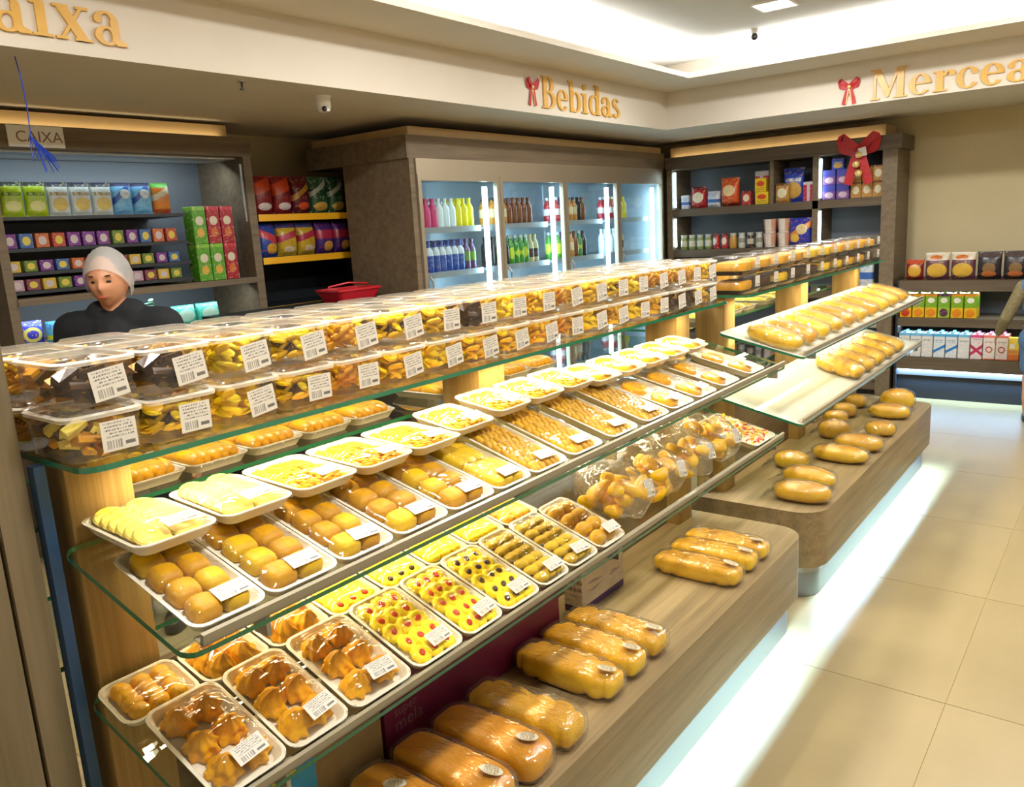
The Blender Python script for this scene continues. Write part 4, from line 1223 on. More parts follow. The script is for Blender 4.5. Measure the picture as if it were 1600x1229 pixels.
for k, (m, w, bw, bh) in enumerate(sn):
    onfloor('snack_bag', bag_pillow(bw * .92, bh, .09, m), f'{w} snack bag on top of the low shelving, {NTH[k]} from the tall cabinet', 'snack bag', x + bw / 2, 7.47, 1.0, random.uniform(-.05, .05), f'{w} snack bags')
    x += bw * 0.95

# goods in the tall cabinet
pack('g_red', '#c4242c', [('d', .5, .5, .35, .25, '#f4e6c8'), ('v', .85, 1, '#7a1016')])
pack('g_orange', '#e2581c', [('d', .5, .55, .32, .2, '#f7d9a0'), ('v', 0, .12, '#8a1c10')])
pack('g_white', '#e4e8ee', [('v', .3, .5, '#3f6fc0'), ('d', .5, .72, .3, .15, '#c9d6ea')])
pack('g_yellow', '#f0cc20', [('d', .5, .6, .35, .2, '#d94a1a'), ('t', .1, .9, .1, .35, 8, '#7a6210')])
pack('g_pinkbox', '#e0305a', [('u', .35, .6, '#f6eef2'), ('v', .85, 1, '#f6eef2')])
pack('g_blue', '#2746b8', [('d', .5, .35, .38, .24, '#e2b254'), ('t', .15, .85, .6, .8, 5, '#f0f0f4')])
pack('g_blueorange', '#2438b0', [('s', .3, .5, .12, '#ee8a2a'), ('d', .6, .6, .25, .18, '#f4dca0'), ('d', .3, .3, .2, .15, '#f3c24a')])
pack('g_orangebag', '#e8742a', [('d', .5, .55, .35, .22, '#f4e2b8'), ('v', 0, .2, '#e8c43a')])
pack('g_peach', '#e0a58a', [('u', .3, .7, '#efe2d6'), ('v', 0, .1, '#efe2d6')])
pack('g_tan', '#c08a3c', [('d', .5, .5, .32, .25, '#efe4c0'), ('v', .88, 1, '#7a4a1c')])
pack('g_violet', '#8a5aa0', [('v', .55, 1, '#4a4ab0'), ('d', .5, .3, .34, .2, '#e6c8d8')])
pack('g_green', '#4e7a3a', [('d', .5, .5, .3, .25, '#e0d8a8'), ('v', .86, 1, '#c9c2a0')])
pack('g_jar_olive', '#8a9a4a', [('v', .8, 1, '#c9c8b8'), ('r', 0, 1, .2, .6, '#d8d4b8')])
pack('g_jar_dark', '#4a3028', [('v', .82, 1, '#b8b4a8'), ('r', 0, 1, .25, .6, '#cfc0a4')])
pack('g_jar_amber', '#d0962a', [('v', .82, 1, '#d8d0b8')])
pack('g_can_white', '#d6d4c8', [('v', .35, .65, '#9a9484')])
def row(items, z, y=7.46):
    for nm, me, lab, cat, x in items:
        onfloor(nm, me, lab, cat, x, y + random.uniform(-.01, .02), z, random.uniform(-.08, .08), None)
row([
 ('small_box', carton_me(.075, .06, .13, 'g_white'), 'small white and blue box at the far left of the cabinet top shelf', 'box', -3.55),
 ('snack_bag', bag_pillow(.15, .2, .1, 'g_red'), 'dark red bag beside the small white box in the tall cabinet', 'snack bag', -3.41),
 ('snack_bag', bag_pillow(.13, .15, .08, 'g_white'), 'white and blue bag between the red bag and the orange bag', 'snack bag', -3.26),
 ('snack_bag', bag_pillow(.18, .26, .11, 'g_orange'), 'large orange bag on the top shelf of the tall cabinet', 'snack bag', -3.1),
 ('small_box', carton_me(.085, .07, .13, 'g_red'), 'small dark red box beside the stacked yellow packs', 'box', -2.93)], 1.70, 7.45)
row([
 ('small_box', carton_me(.12, .08, .11, 'g_yellow'), 'yellow pack at the bottom of the pack stack in the tall cabinet', 'box', -2.775)], 1.70, 7.43)
onfloor('small_box', carton_me(.13, .1, .3, 'g_pinkbox'), 'tall pink and white box behind the yellow packs', 'box', -2.82, 7.56, 1.70)
onfloor('small_box', carton_me(.105, .07, .12, 'g_yellow'), 'yellow pack on top of the pack stack in the tall cabinet', 'box', -2.79, 7.43, 1.811)
row([
 ('flour_bag', bag_pillow(.19, .3, .1, 'g_blue'), 'tall blue bag with a golden picture in the tall cabinet', 'bag', -2.52),
 ('small_box', carton_me(.1, .07, .17, 'g_pinkbox'), 'narrow pink box right of the tall blue bag', 'box', -2.38)], 1.70, 7.5)
onfloor('small_bag', bag_pillow(.13, .17, .06, 'g_tan'), 'small tan bag leaning before the tall blue bag', 'bag', -2.59, 7.41, 1.70)
for k in range(2):
    for l in range(2):
        onfloor('tea_box', carton_me(.105, .08, .125, 'g_violet'), 'violet tea box in the stack beside the cabinet divider', 'box', -2.19 + .115 * k, 7.46, 1.70 + l * .126, 0, 'violet tea boxes')
onfloor('tea_box', carton_me(.1, .08, .09, 'g_blue'), 'small dark blue box on top of the violet tea boxes', 'box', -2.12, 7.46, 1.952)
for k in range(3):
    for l in range(2):
        onfloor('cereal_box', carton_me(.085, .07, .13, 'g_tan'), 'tan box with a pale oval in the stack behind the large red bow', 'box', -1.968 + .088 * k, 7.46, 1.70 + l * .131, 0, 'tan boxes behind the bow')
# lower shelf of the tall cabinet
jm = ['g_jar_olive', 'g_jar_olive', 'g_jar_olive', 'g_jar_olive', 'g_red', 'g_red', 'g_jar_amber', 'g_can_white', 'g_jar_dark', 'g_can_white']
jw = ['olive', 'olive', 'olive', 'olive', 'red', 'red', 'amber', 'pale grey', 'dark brown', 'pale grey']
for k in range(10):
    onfloor('food_jar', bottle_me(.034, .14, jm[k], .8), f'{jw[k]} food jar in the row on the cabinet lower shelf', 'jar', -3.57 + .084 * k, 7.44, 1.31, random.uniform(0, 3), f'{jw[k]} jars')
for k in range(2):
    for l in range(2):
        onfloor('plastic_cup', cup_me(.06, .125, 'g_peach'), 'peach and white plastic tub in the stack beside the jars', 'tub', -2.712 + .127 * k, 7.44, 1.31 + l * .1262, 0, 'peach tubs')
onfloor('snack_bag', bag_pillow(.2, .22, .09, 'g_orangebag'), 'orange and yellow bag leaning beside the blue and orange bag', 'snack bag', -2.5, 7.6, 1.31)
onfloor('snack_bag', bag_pillow(.2, .25, .1, 'g_blueorange'), 'dark blue bag with an orange stripe on the cabinet lower shelf', 'snack bag', -2.424, 7.42, 1.31, -.06)
onfloor('small_box', carton_me(.17, .1, .035, 'g_pinkbox'), 'flat pink and white pack on the shelf below the tea boxes', 'box', -2.1, 7.45, 1.31)
onfloor('chip_bag', bag_pillow(.12, .3, .09, 'g_white'), 'white and blue bag with red top standing low beside the tall cabinet', 'snack bag', -1.86, 7.44, .92)

# ------------------------------------------------------------------ drinks fridge
RX, RB, RY0, RY1 = -3.73, -4.36, 3.83, 7.32
fr = thing('drinks_fridge', 'four-door glass drinks fridge with dark wood surround below the drinks sign', 'fridge', (0, 0, 0))
part(fr, 'header', (RX, -4.72, RY0, RY1 + 0.03, 2.09, 2.235), 'wood_taupe')
part(fr, 'header_end', (RX - .001, -4.72, RY0 - .012, RY0, 2.09, 2.235), 'wood_taupe')
part(fr, 'top_trim', (RX - 0.02, -4.70, RY0 + 0.03, RY1, 2.235, 2.29), 'wood_trim')
part(fr, 'side_panel', (RX, RB, RY0, RY0 + 0.05, 0, 2.09), 'wood_taupe')
part(fr, 'side_panel', (RX, RB, RY1 - 0.03, RY1, 0, 2.09), 'wood_taupe')
plain('fridge_inner', '#9ba0a3', 0.5)
plain('fridge_shelf', '#8d9296', 0.4)
part(fr, 'liner_back', (RB, RB + 0.02, RY0 + .05, RY1 - .03, 0.1, 2.09), 'fridge_inner')
part(fr, 'liner_top', (RB + .02, RX - .03, RY0 + .05, RY1 - .03, 1.99, 2.09), 'fridge_inner')
part(fr, 'liner_side', (RB + .02, RX - .03, RY1 - .036, RY1 - .03, .14, 1.99), 'fridge_inner')
part(fr, 'liner_side', (RB + .02, RX - .03, RY0 + .05, RY0 + .056, .14, 1.99), 'fridge_inner')
part(fr, 'top_rail', (RX - .03, RX + .012, RY0 + .05, RY1 - .03, 1.99, 2.09), 'alu_warm')
part(fr, 'base', (RB + .02, RX, RY0 + .05, RY1 - .03, 0, .14), 'dark_panel')
DW = (RY1 - .03 - RY0 - .05) / 4
for k in range(4):
    a = RY0 + .05 + DW * k; b = a + DW
    d = MB(); s = .034
    d.box(RX - .02, RX + .016, a + .002, a + s, .14, 1.99).box(RX - .02, RX + .016, b - s, b - .002, .14, 1.99)
    d.box(RX - .02, RX + .016, a + s, b - s, 1.95, 1.99).box(RX - .02, RX + .016, a + s, b - s, .14, .2)
    dr = obj('door', d.mesh('door', 'alu_warm', smooth=False), fr)
    obj('pane', boxm('pane', (RX - .004, RX + .002, a + s, b - s, .2, 1.95), 'door_glass'), dr)
    obj('handle', MB().tube([(RX + .016, a + .05, 1.0), (RX + .04, a + .05, 1.03), (RX + .04, a + .05, 1.3), (RX + .016, a + .05, 1.33)], .008).mesh('handle', 'alu'), dr)
    obj('light_tube', boxm('light_tube', (RX - .075, RX - .05, b - .10, b - .07, .25, 1.92), 'led_cool'), fr)
    area('fridge_light', (RX - .08, b - .085, 1.2), 1.4, .03, 3.0, (0.45, 0.76, 1.0), (0, radians(90), radians(0)))
    for z in (1.64, 1.335, 1.0, .65):
        obj('shelf', MB().box(RB + .03, RX - .11, a + .02, b - .1, z - .02, z).box(RX - .115, RX - .105, a + .02, b - .1, z - .03, z + .012).mesh('shelf', 'fridge_shelf', smooth=False), fr)
plain('dr_pink', '#d23a78', .25); plain('dr_white', '#dfeef2', .25); plain('dr_yellow', '#e8dc1a', .25); plain('dr_brown', '#7a4424', .2); plain('dr_black', '#1d1a1c', .2)
pack('dr_blue', '#1c4fb0', [('v', .55, .8, '#dfe9f2'), ('v', .9, 1, '#1c3fa0')])
pack('dr_green', '#3f9a2e', [('d', .5, .4, .5, .2, '#d8e83a'), ('v', .9, 1, '#cfd8d0')])
pack('dr_orange', '#d98a1c', [('v', .3, .6, '#f0d8a0'), ('v', .9, 1, '#3a2a20')])
pack('dr_cream', '#d9cf9a', [('v', .2, .5, '#4a3424')])
pack('dr_red', '#c0262c', [('v', .3, .55, '#f0e6e0'), ('v', .9, 1, '#e8e0dc')])
pack('dr_grape', '#5a2a6a', [('v', .3, .6, '#7aa03a')])
DR = {0: {1.64: ['dr_pink'] * 4 + ['dr_white'] * 3 + ['dr_yellow'] * 3, 1.335: ['dr_blue'] * 8 + ['dr_grape'] * 2},
      1: {1.64: ['dr_orange'] * 3 + ['dr_brown'] * 5, 1.335: ['dr_black'] * 3 + ['dr_green'] * 4 + ['dr_cream'] * 2},
      2: {1.64: ['dr_red', 'dr_grape', 'dr_orange', 'dr_orange', 'dr_orange', 'dr_black', 'dr_brown'], 1.335: ['dr_green', 'dr_grape', 'dr_green', 'dr_orange', 'dr_brown', 'dr_green', 'dr_black']},
      3: {1.64: ['dr_red', 'dr_red', 'dr_pink', 'dr_yellow', 'dr_yellow'], 1.335: ['dr_white', 'dr_white', 'dr_cream', 'dr_cream']}}
WD = {'dr_pink': 'pink', 'dr_white': 'clear white', 'dr_yellow': 'yellow', 'dr_brown': 'brown', 'dr_black': 'black', 'dr_blue': 'blue white-labelled', 'dr_green': 'green', 'dr_orange': 'orange', 'dr_cream': 'cream', 'dr_red': 'red', 'dr_grape': 'purple'}
ORD = ['first', 'second', 'third', 'fourth']
for k, lv in DR.items():
    a = RY0 + .05 + DW * k + .07
    for z, seq in lv.items():
        n = len(seq); span = DW - .2
        for rw in range(2):
            for i, m in enumerate(seq):
                h = .205 if z > 1.5 else .225
                r = min(.036, span / 10 / 2 * .98)
                onfloor('drink_bottle', bottle_me(round(r, 4), h, m), f'{WD[m]} bottle, {"upper" if z > 1.5 else "lower"} shelf, {ORD[k]} fridge door from the dark wooden side', 'bottle', RX - .155 - .09 * rw, a + r + i * span / 10, z, random.uniform(0, 6), f'{WD[m]} bottles door {k} shelf {z}')

# ------------------------------------------------------------------ cashier cabinet, crisps stand, counter
KX, KB = -4.45, -4.98
kc = thing('cashier_cabinet', 'dark wood cabinet with lit snack shelves behind the cashier', 'cabinet', (0, 0, 0))
part(kc, 'header', (KX, KB, -0.6, 3.178, 2.143, 2.258), 'wood_taupe')
part(kc, 'top_trim', (KX - .05, KB, -0.6, 3.05, 2.258, 2.33), 'wood_trim')
part(kc, 'side_panel', (KX, KB, 3.11, 3.165, 0, 2.143), 'wood_taupe')
part(kc, 'divider', (KX - .01, KB + .02, 1.655, 1.70, 0, 2.143), 'wood_taupe')
part(kc, 'back_panel', (KB, KB + .02, -0.6, 3.11, 0, 2.143), 'bay_back')
for z in (1.815, 1.655, 1.535, 1.44):
    part(kc, 'shelf', (KX - .08, KB + .02, 1.70, 2.72, z - .018, z), 'dark_panel')
part(kc, 'shelf', (KX, KB + .02, 1.70, 3.11, 1.37, 1.405), 'wood_taupe')
part(kc, 'shelf', (KX, KB + .02, 1.70, 3.11, 1.12, 1.155), 'wood_taupe')
part(kc, 'shelf', (KX, KB + .02, -0.6, 1.655, 1.70, 1.73), 'wood_taupe')
part(kc, 'light_bar', (KX - .38, KX - .06, 1.72, 3.1, 2.132, 2.142), 'alu')
part(kc, 'light_bar', (KX - .03, KX - .018, 3.095, 3.109, 1.75, 2.1), 'alu')
area('cashier_bay_light', (KX - .22, 2.4, 2.13), .3, 1.3, 5.0, (0.72, 0.9, 1.0), (0, radians(30), 0))
area('cashier_bay_light', (KX - .09, 2.4, 1.365), .12, 1.3, 3.0, (0.72, 0.9, 1.0), (0, radians(30), 0))
area('cashier_top_light', (KX - .02, 2.1, 2.263), .02, 1.8, 0.35, WARM, (0, radians(125), 0))
R90 = pi / 2
pack('k_lime', '#b8d81a', [('d', .5, .3, .35, .15, '#e8e8a0'), ('v', .88, 1, '#2a3a2a'), ('t', .1, .9, .55, .75, 5, '#4a7a1a')])
pack('k_white', '#dfeae8', [('d', .5, .35, .35, .2, '#e0c870'), ('v', .86, 1, '#22324a'), ('t', .1, .9, .55, .75, 5, '#a88a3a')])
pack('k_sky', '#7cc0ea', [('s', .4, .6, .1, '#2a5ab8'), ('v', .88, 1, '#3a3a5a'), ('d', .6, .65, .25, .15, '#e8f2f6')])
pack('k_orange', '#e0822a', [('v', .85, 1, '#6ac04a'), ('s', .5, .3, .1, '#f0e0c0'), ('v', 0, .15, '#c0502a')])
pack('k_greenbox', '#5aa81e', [('d', .5, .62, .3, .12, '#e8dcc0'), ('d', .5, .3, .28, .12, '#e8b43a'), ('v', .9, 1, '#8ac83a')])
pack('k_redbox', '#b01428', [('d', .5, .62, .3, .12, '#e8dcc0'), ('d', .5, .3, .28, .12, '#d8702a'), ('v', .9, 1, '#d03040')])
pack('k_teal', '#4ed8c0', [('d', .5, .5, .35, .3, '#b8f0e0')])
pack('k_bluebag', '#2a3ad0', [('d', .5, .45, .36, .3, '#e8e06a'), ('d', .5, .45, .22, .18, '#3a3ad0')])
pack('k_skybag', '#5ab8ea', [('t', .1, .9, .55, .85, 3, '#2a4ac8'), ('v', .2, .4, '#d8e83a')])
for k, (m, w) in enumerate((('k_lime', 'lime green'), ('k_lime', 'lime green'), ('k_white', 'white'), ('k_white', 'white'), ('k_white', 'white'), ('k_sky', 'sky blue'), ('k_sky', 'sky blue'), ('k_orange', 'orange'))):
    onfloor('snack_bag', bag_pillow(.111, .175, .06, m), f'{w} snack bag behind the cashier, {NTH[k]} along the top shelf from the divider', 'snack bag', KX - .13, 1.80 + .115 * k, 1.815, R90 + random.uniform(-.06, .06), f'{w} bags behind the cashier')
for l, cols in enumerate((('k_greenbox', 'k_greenbox', 'k_redbox'), ('k_greenbox', 'k_redbox', 'k_redbox'))):
    for k, m in enumerate(cols):
        onfloor('snack_box', carton_me(.088, .1, .222, m), f'{"green" if m == "k_greenbox" else "red"} upright snack box, {"upper" if l else "lower"} tier of the stack behind the cashier', 'box', KX - .1, 2.79 + .094 * k, 1.405 + l * .2225, R90, f'{m} tier {l}')
cand = ['#7a2a90', '#c0463a', '#e0b83a', '#3a6ab0', '#c8a0b0', '#6a8a3a', '#d06a2a', '#8a3a5a']
for i, c in enumerate(cand): pack(f'candy{i}', c, [('d', .5, .5, .3, .3, '#e8d050' if i % 2 else '#d8c8c8')])
cw = ['violet', 'brick red', 'yellow', 'blue', 'dusty pink', 'moss green', 'orange', 'plum']
for r_, z in enumerate((1.655, 1.535, 1.44)):
    for k in range(12):
        m = (k * 3 + r_ * 2) % 8 if not (r_ == 0 and 3 < k < 7) else 0
        onfloor('candy_pack', carton_me(.066, .05, .058 if r_ else .075, f'candy{m}'), f'small {cw[m]} candy pack on the {("upper", "middle", "lower")[r_]} dark candy shelf behind the cashier', 'candy', KX - .12, 1.745 + .08 * k, z, R90 + random.uniform(-.1, .1), f'{cw[m]} candy {r_}')
onfloor('candy_bag', bag_pillow(.13, .13, .07, 'k_bluebag'), 'dark blue and yellow bag low behind the cashier', 'snack bag', KX - .12, 1.775, 1.155, R90)
onfloor('candy_bag', bag_pillow(.14, .12, .07, 'k_skybag'), 'sky blue bag low behind the cashier', 'snack bag', KX - .06, 1.9, 1.155, R90)
for k in range(2):
    onfloor('candy_bag', bag_pillow(.15, .12, .09, 'k_teal'), 'turquoise bag on the low shelf beside the cashier', 'snack bag', KX - .08, 2.62 + .16 * k, 1.155, R90, 'turquoise bags')
# floral leaves standing on the low shelf
lf = thing('leafy_sprig', 'green and white leafy sprig beside the cashier shoulder', 'decoration', (KX - .08, 2.44, 1.1556))
plain('leaf_mint', '#6fae8a', .5, var=.3, scale=60)
for k in range(9):
    a = k * 0.7
    obj('leaf', cached('leafm', lambda: MB().blob(.03, .014, .003, 1, 1, 10, 4).mesh('leaf', 'leaf_mint')), lf, (.015 * cos(a), .025 * sin(a), .03 + .018 * k), (0, -.6 + .1 * k, a))
obj('stem', MB().tube([(0, 0, 0), (.004, .004, .09), (0, 0, .18)], .004).mesh('stem', 'leaf'), lf)

cs = thing('crisps_stand', 'crisps stand with yellow price rails between the cashier cabinet and fridge', 'shelf unit', (0, 0, 0))
QX = -4.5
part(cs, 'back_panel', (-4.92, -4.90, 3.2, 4.25, 0, 2.06), 'dark_panel')
part(cs, 'side_panel', (QX - .02, -4.92, 3.185, 3.2, 0, 2.06), 'bay_back')
for z in (1.795, 1.52, 1.2):
    sh = part(cs, 'shelf', (QX, -4.90, 3.205, 4.2, z - .02, z), 'dark_panel')
    part(cs, 'price_rail', (QX, QX + .008, 3.205, 4.2, z - .045, z - .002), 'rail_yellow', sh)
part(cs, 'lower_panel', (QX - .02, QX - .04, 3.2, 4.2, 0, 1.155), 'dark_panel')
pack('c_redorange', '#8a1a1e', [('s', .62, .2, .16, '#e0501c'), ('d', .5, .2, .35, .1, '#e8e0dc')])
pack('c_darkred', '#6a1426', [('s', .4, .4, .08, '#d8a03a'), ('d', .5, .2, .3, .1, '#e8502a')])
pack('c_green', '#2f5a34', [('s', .5, .4, .07, '#c9d8c0'), ('d', .5, .18, .4, .12, '#e0a83a')])
pack('c_blue', '#1c4fb0', [('s', .75, -.3, .12, '#d8404a'), ('d', .6, .25, .3, .16, '#f0b83a')])
pack('c_yellow', '#d8b42a', [('s', .5, .2, .1, '#c0304a'), ('v', .85, 1, '#3a4a8a'), ('d', .5, .2, .3, .1, '#e8d8b0')])
pack('c_purple', '#4a2a7a', [('s', .6, .0, .14, '#c0304a'), ('d', .55, .22, .3, .16, '#e8b04a')])
for k, (m, w) in enumerate((('c_redorange', 'red and orange'), ('c_redorange', 'red and orange'), ('c_darkred', 'dark red'), ('c_green', 'green'), ('c_green', 'green'))):
    onfloor('crisps_bag', bag_pillow(.15, .245, .1, m), f'{w} crisps bag, {NTH[k]} along the top crisps shelf from the cashier cabinet', 'crisps', QX - .08, 3.30 + .155 * k, 1.795, R90 + random.uniform(-.1, .1), f'{w} crisps top shelf')
for k, (m, w) in enumerate((('c_blue', 'blue'), ('c_yellow', 'yellow'), ('c_yellow', 'yellow'), ('c_purple', 'purple'), ('c_purple', 'purple'))):
    onfloor('crisps_bag', bag_pillow(.152, .215, .1, m), f'{w} crisps bag, {NTH[k]} along the second crisps shelf from the cashier cabinet', 'crisps', QX - .08, 3.30 + .16 * k, 1.52, R90 + random.uniform(-.1, .1), f'{w} crisps second shelf')
# dark counter with a red basket
ct = thing('checkout_counter', 'black checkout counter block between the cashier and the fridge', 'counter', (0, 0, 0))
part(ct, 'body', (-4.28, -3.86, 2.62, 3.76, 0, 1.19), 'black')
part(ct, 'top', (-4.30, -3.84, 2.60, 3.78, 1.19, 1.215), 'dark_panel')
bk_ = thing('shopping_basket', 'red plastic shopping basket on the black checkout counter', 'basket', (-4.06, 3.52, 1.2156))
bb = MB()
def rg2(i, z): return [(x, y, z) for x, y in rrect(.36 - 2 * i, .24 - 2 * i, .03, 3)]
bb.rings([rg2(.03, 0), rg2(0, .07), rg2(-.008, .07), rg2(-.008, .082), rg2(.006, .082), rg2(.036, .006)])
obj('body', bb.mesh('body', 'red_plastic'), bk_)
obj('handle', MB().tube([(0, -.17, .075), (.0, -.165, .1), (0, .0, .115), (0, .165, .1), (0, .17, .075)], .006).mesh('handle', 'red_plastic'), bk_)
# ------------------------------------------------------------------ lettering on the fascia
def glyph(ch):
    """solid serif letters from overlapping prisms; unit = cap height; returns (polygons, advance)"""
    P = []
    def rect(x0, x1, y0, y1): P.append([(x0, y0), (x1, y0), (x1, y1), (x0, y1)])
    def poly(*p): P.append(list(p))
    def disc(cx, cy, r, n=14): P.append([(cx + r * cos(2 * pi * k / n), cy + r * sin(2 * pi * k / n)) for k in range(n)])
    def arc(cx, cy, rx, ry, tx, ty, a0, a1, n=28):
        for k in range(n):
            a, b = radians(a0 + (a1 - a0) * k / n), radians(a0 + (a1 - a0) * (k + 1) / n)
            P.append([(cx + rx * cos(a), cy + ry * sin(a)), (cx + rx * cos(b), cy + ry * sin(b)),
                      (cx + (rx - tx) * cos(b), cy + (ry - ty) * sin(b)), (cx + (rx - tx) * cos(a), cy + (ry - ty) * sin(a))])
    if ch == 'B':
        rect(.08, .26, 0, 1); rect(0, .34, 0, .05); rect(0, .34, .95, 1)
        arc(.3, .745, .29, .255, .16, .05, -90, 90); arc(.3, .265, .36, .265, .17, .05, -90, 90); rect(.2, .34, .48, .53); adv = .74
    elif ch == 'e':
        arc(.29, .33, .28, .34, .15, .05, 0, 320); rect(.12, .56, .33, .385); adv = .62
    elif ch == 'b':
        rect(.06, .22, 0, 1); rect(-.02, .22, .94, 1); arc(.34, .33, .28, .34, .14, .05, -180, 180); adv = .68
    elif ch == 'd':
        arc(.29, .33, .28, .34, .14, .05, -180, 180); rect(.41, .57, 0, 1); rect(.33, .57, .94, 1); rect(.41, .66, 0, .055); adv = .72
    elif ch == 'i':
        rect(.09, .26, 0, .66); rect(0, .35, 0, .055); rect(0, .26, .6, .66); disc(.175, .87, .1); adv = .40
    elif ch == 'a':
        rect(.34, .5, .08, .5); arc(.26, .47, .24, .2, .14, .05, 0, 165); disc(.1, .49, .075); arc(.25, .18, .24, .19, .14, .05, -180, 180)
        poly((.34, .1), (.42, 0), (.62, 0), (.62, .06), (.5, .12)); adv = .66
    elif ch == 's':
        arc(.22, .49, .2, .18, .1, .06, 20, 250); arc(.23, .175, .22, .185, .11, .06, -160, 75); poly((.08, .42), (.16, .48), (.4, .26), (.36, .18)); adv = .5
    elif ch == 'M':
        rect(.1, .16, 0, 1); rect(.72, .9, 0, 1); poly((.06, 1), (.27, 1), (.53, .28), (.45, .04)); poly((.72, 1), (.79, 1), (.49, .04), (.44, .08))
        rect(0, .26, 0, .05); rect(.63, .99, 0, .05); rect(0, .24, .95, 1); rect(.7, .99, .95, 1); adv = 1.04
    elif ch == 'r':
        rect(.08, .25, 0, .66); rect(0, .35, 0, .055); rect(0, .25, .6, .66); arc(.41, .4, .2, .26, .1, .06, 55, 160); disc(.47, .55, .085); adv = .57
    elif ch == 'c':
        arc(.29, .33, .28, .34, .15, .05, 40, 325); disc(.46, .5, .08); adv = .58
    elif ch == 'x':
        poly((.04, .66), (.25, .66), (.62, 0), (.41, 0)); poly((.5, .66), (.57, .66), (.13, 0), (.06, 0))
        rect(0, .29, .605, .66); rect(.42, .65, .605, .66); rect(0, .22, 0, .055); rect(.35, .68, 0, .055); adv = .72
    elif ch == 'C':
        arc(.44, .5, .43, .52, .19, .06, 42, 318); rect(.72, .78, .68, .98); rect(.72, .78, .05, .3); adv = .9
    return P, adv
def word(text, label, origin, cap, stretch, facing):
    t = thing('wall_lettering', label, 'sign', origin)
    x = 0
    for ch in text:
        P, adv = glyph(ch)
        mb = MB()
        for ip, p in enumerate(P):
            q = [(a * cap * stretch, b * cap) for a, b in p]
            ar = sum(q[i][0] * q[(i + 1) % len(q)][1] - q[(i + 1) % len(q)][0] * q[i][1] for i in range(len(q)))
            if ar < 0: q.reverse()
            mb.prism(q, 0.001, 0.012 + 0.00006 * ip)
        rot = (R90, 0, R90) if facing == '+x' else (R90, 0, 0)
        off = (0, x, 0) if facing == '+x' else (x, 0, 0)
        obj('letter', mb.mesh('letter', 'gold_letter', smooth=False), t, off, rot)
        x += adv * cap * stretch
word('Caixa', 'gold serif lettering reading Caixa on the cream fascia', (FX, 1.135, 2.402), 0.185, 1.08, '+x')
word('Bebidas', 'gold serif lettering reading Bebidas on the cream fascia', (FX, 4.64, 2.392), 0.205, 1.17, '+x')
word('Mercearia', 'gold serif lettering reading Mercearia on the cream fascia', (-1.63, FY, 2.368), 0.205, 1.20, '-y')

# CAIXA board
sg = thing('cashier_sign', 'white board reading CAIXA on the cashier cabinet header', 'sign', (KX, 1.782, 2.150))
obj('board', boxm('board', (0.0, .006, 0, .268, 0, .104), 'white_plastic'), sg)
plain('print_brown', '#8a6a60', .5)
obj('lettering', text_me('CAIXA', .075, 'print_brown'), sg, (.0065, .035, .026), (R90, 0, R90))

# ------------------------------------------------------------------ bows
def bow(label, loc, s, facing, gold=True):
    t = thing('ribbon_bow', label, 'bow', loc, (0, 0, 0) if facing == '+x' else (0, 0, -R90))
    def ribbon(path, w, th=.002):
        """path in the wall plane (y,z) with depth x; ribbon lies flat, width w along the path normal"""
        mb = MB(); n = len(path); A = []
        for i, (y, z, x) in enumerate(path):
            y0, z0, _ = path[max(i - 1, 0)]; y1, z1, _ = path[min(i + 1, n - 1)]
            d = Vector((y1 - y0, z1 - z0)); d.normalize(); nx, nz = -d.y, d.x
            ww = w * (1 if not isinstance(w, list) else 1) / 2
            A.append([(x * s, (y - nx * ww) * s, (z - nz * ww) * s), (x * s, (y + nx * ww) * s, (z + nz * ww) * s),
                      ((x + th * 3) * s, (y + nx * ww) * s, (z + nz * ww) * s), ((x + th * 3) * s, (y - nx * ww) * s, (z - nz * ww) * s)])
        mb.rings(A)
        return mb
    for sg_ in (-1, 1):
        lp = [(0, 0, .03), (.16 * sg_, .13, .09), (.3 * sg_, .26, .1), (.34 * sg_, .2, .07), (.3 * sg_, .02, .04), (.12 * sg_, -.03, .02), (0, -.02, .03)]
        fine = []
        for i in range(len(lp) - 1):
            for k in range(4):
                f = k / 4; fine.append(tuple(a + (b - a) * f for a, b in zip(lp[i], lp[i + 1])))
        fine.append(lp[-1])
        obj('loop', ribbon(fine, .16).mesh('loop', 'ribbon_red', angle=60), t)
        obj('tail', ribbon([(0, 0, .03), (.08 * sg_, -.2, .04), (.14 * sg_, -.42, .03), (.2 * sg_, -.66, .025)], .17).mesh('tail', 'ribbon_red'), t)
        if gold: obj('gold_edge', ribbon([(0, 0, .04), (.04 * sg_, -.2, .05), (.075 * sg_, -.42, .04), (.11 * sg_, -.64, .035)], .025).mesh('gold_edge', 'ribbon_gold'), t)
    obj('knot', MB().blob(.05 * s, .08 * s, .07 * s, 1, 1, 14, 8).mesh('knot', 'ribbon_gold' if gold else 'ribbon_red'), t, (.06 * s, 0, 0))
    return t
bow('small red and gold ribbon bow beside the drinks lettering', (FX + .001, 4.535, 2.513), .175, '+x')
bow('small red and gold ribbon bow beside the grocery lettering', (-1.777, FY - .001, 2.485), .185, '-y')
b3 = bow('large dark red bow with trinkets hanging on the tall grocery cabinet', (-1.925, CY - .022, 2.09), .42, '-y', False)
for k in range(3):
    obj('bauble', cached('baub', lambda: MB().blob(.03, .03, .03, 1, 1, 12, 8).mesh('bauble', 'ribbon_gold')), b3, (.045, .01 * (-1) ** k, -.04 - .075 * k))
obj('price_tag', boxm('price_tag', (-.002, .002, -.03, .03, -.035, .035), 'white_plastic'), b3, (.055, .04, -.02), (.2, 0, 0))

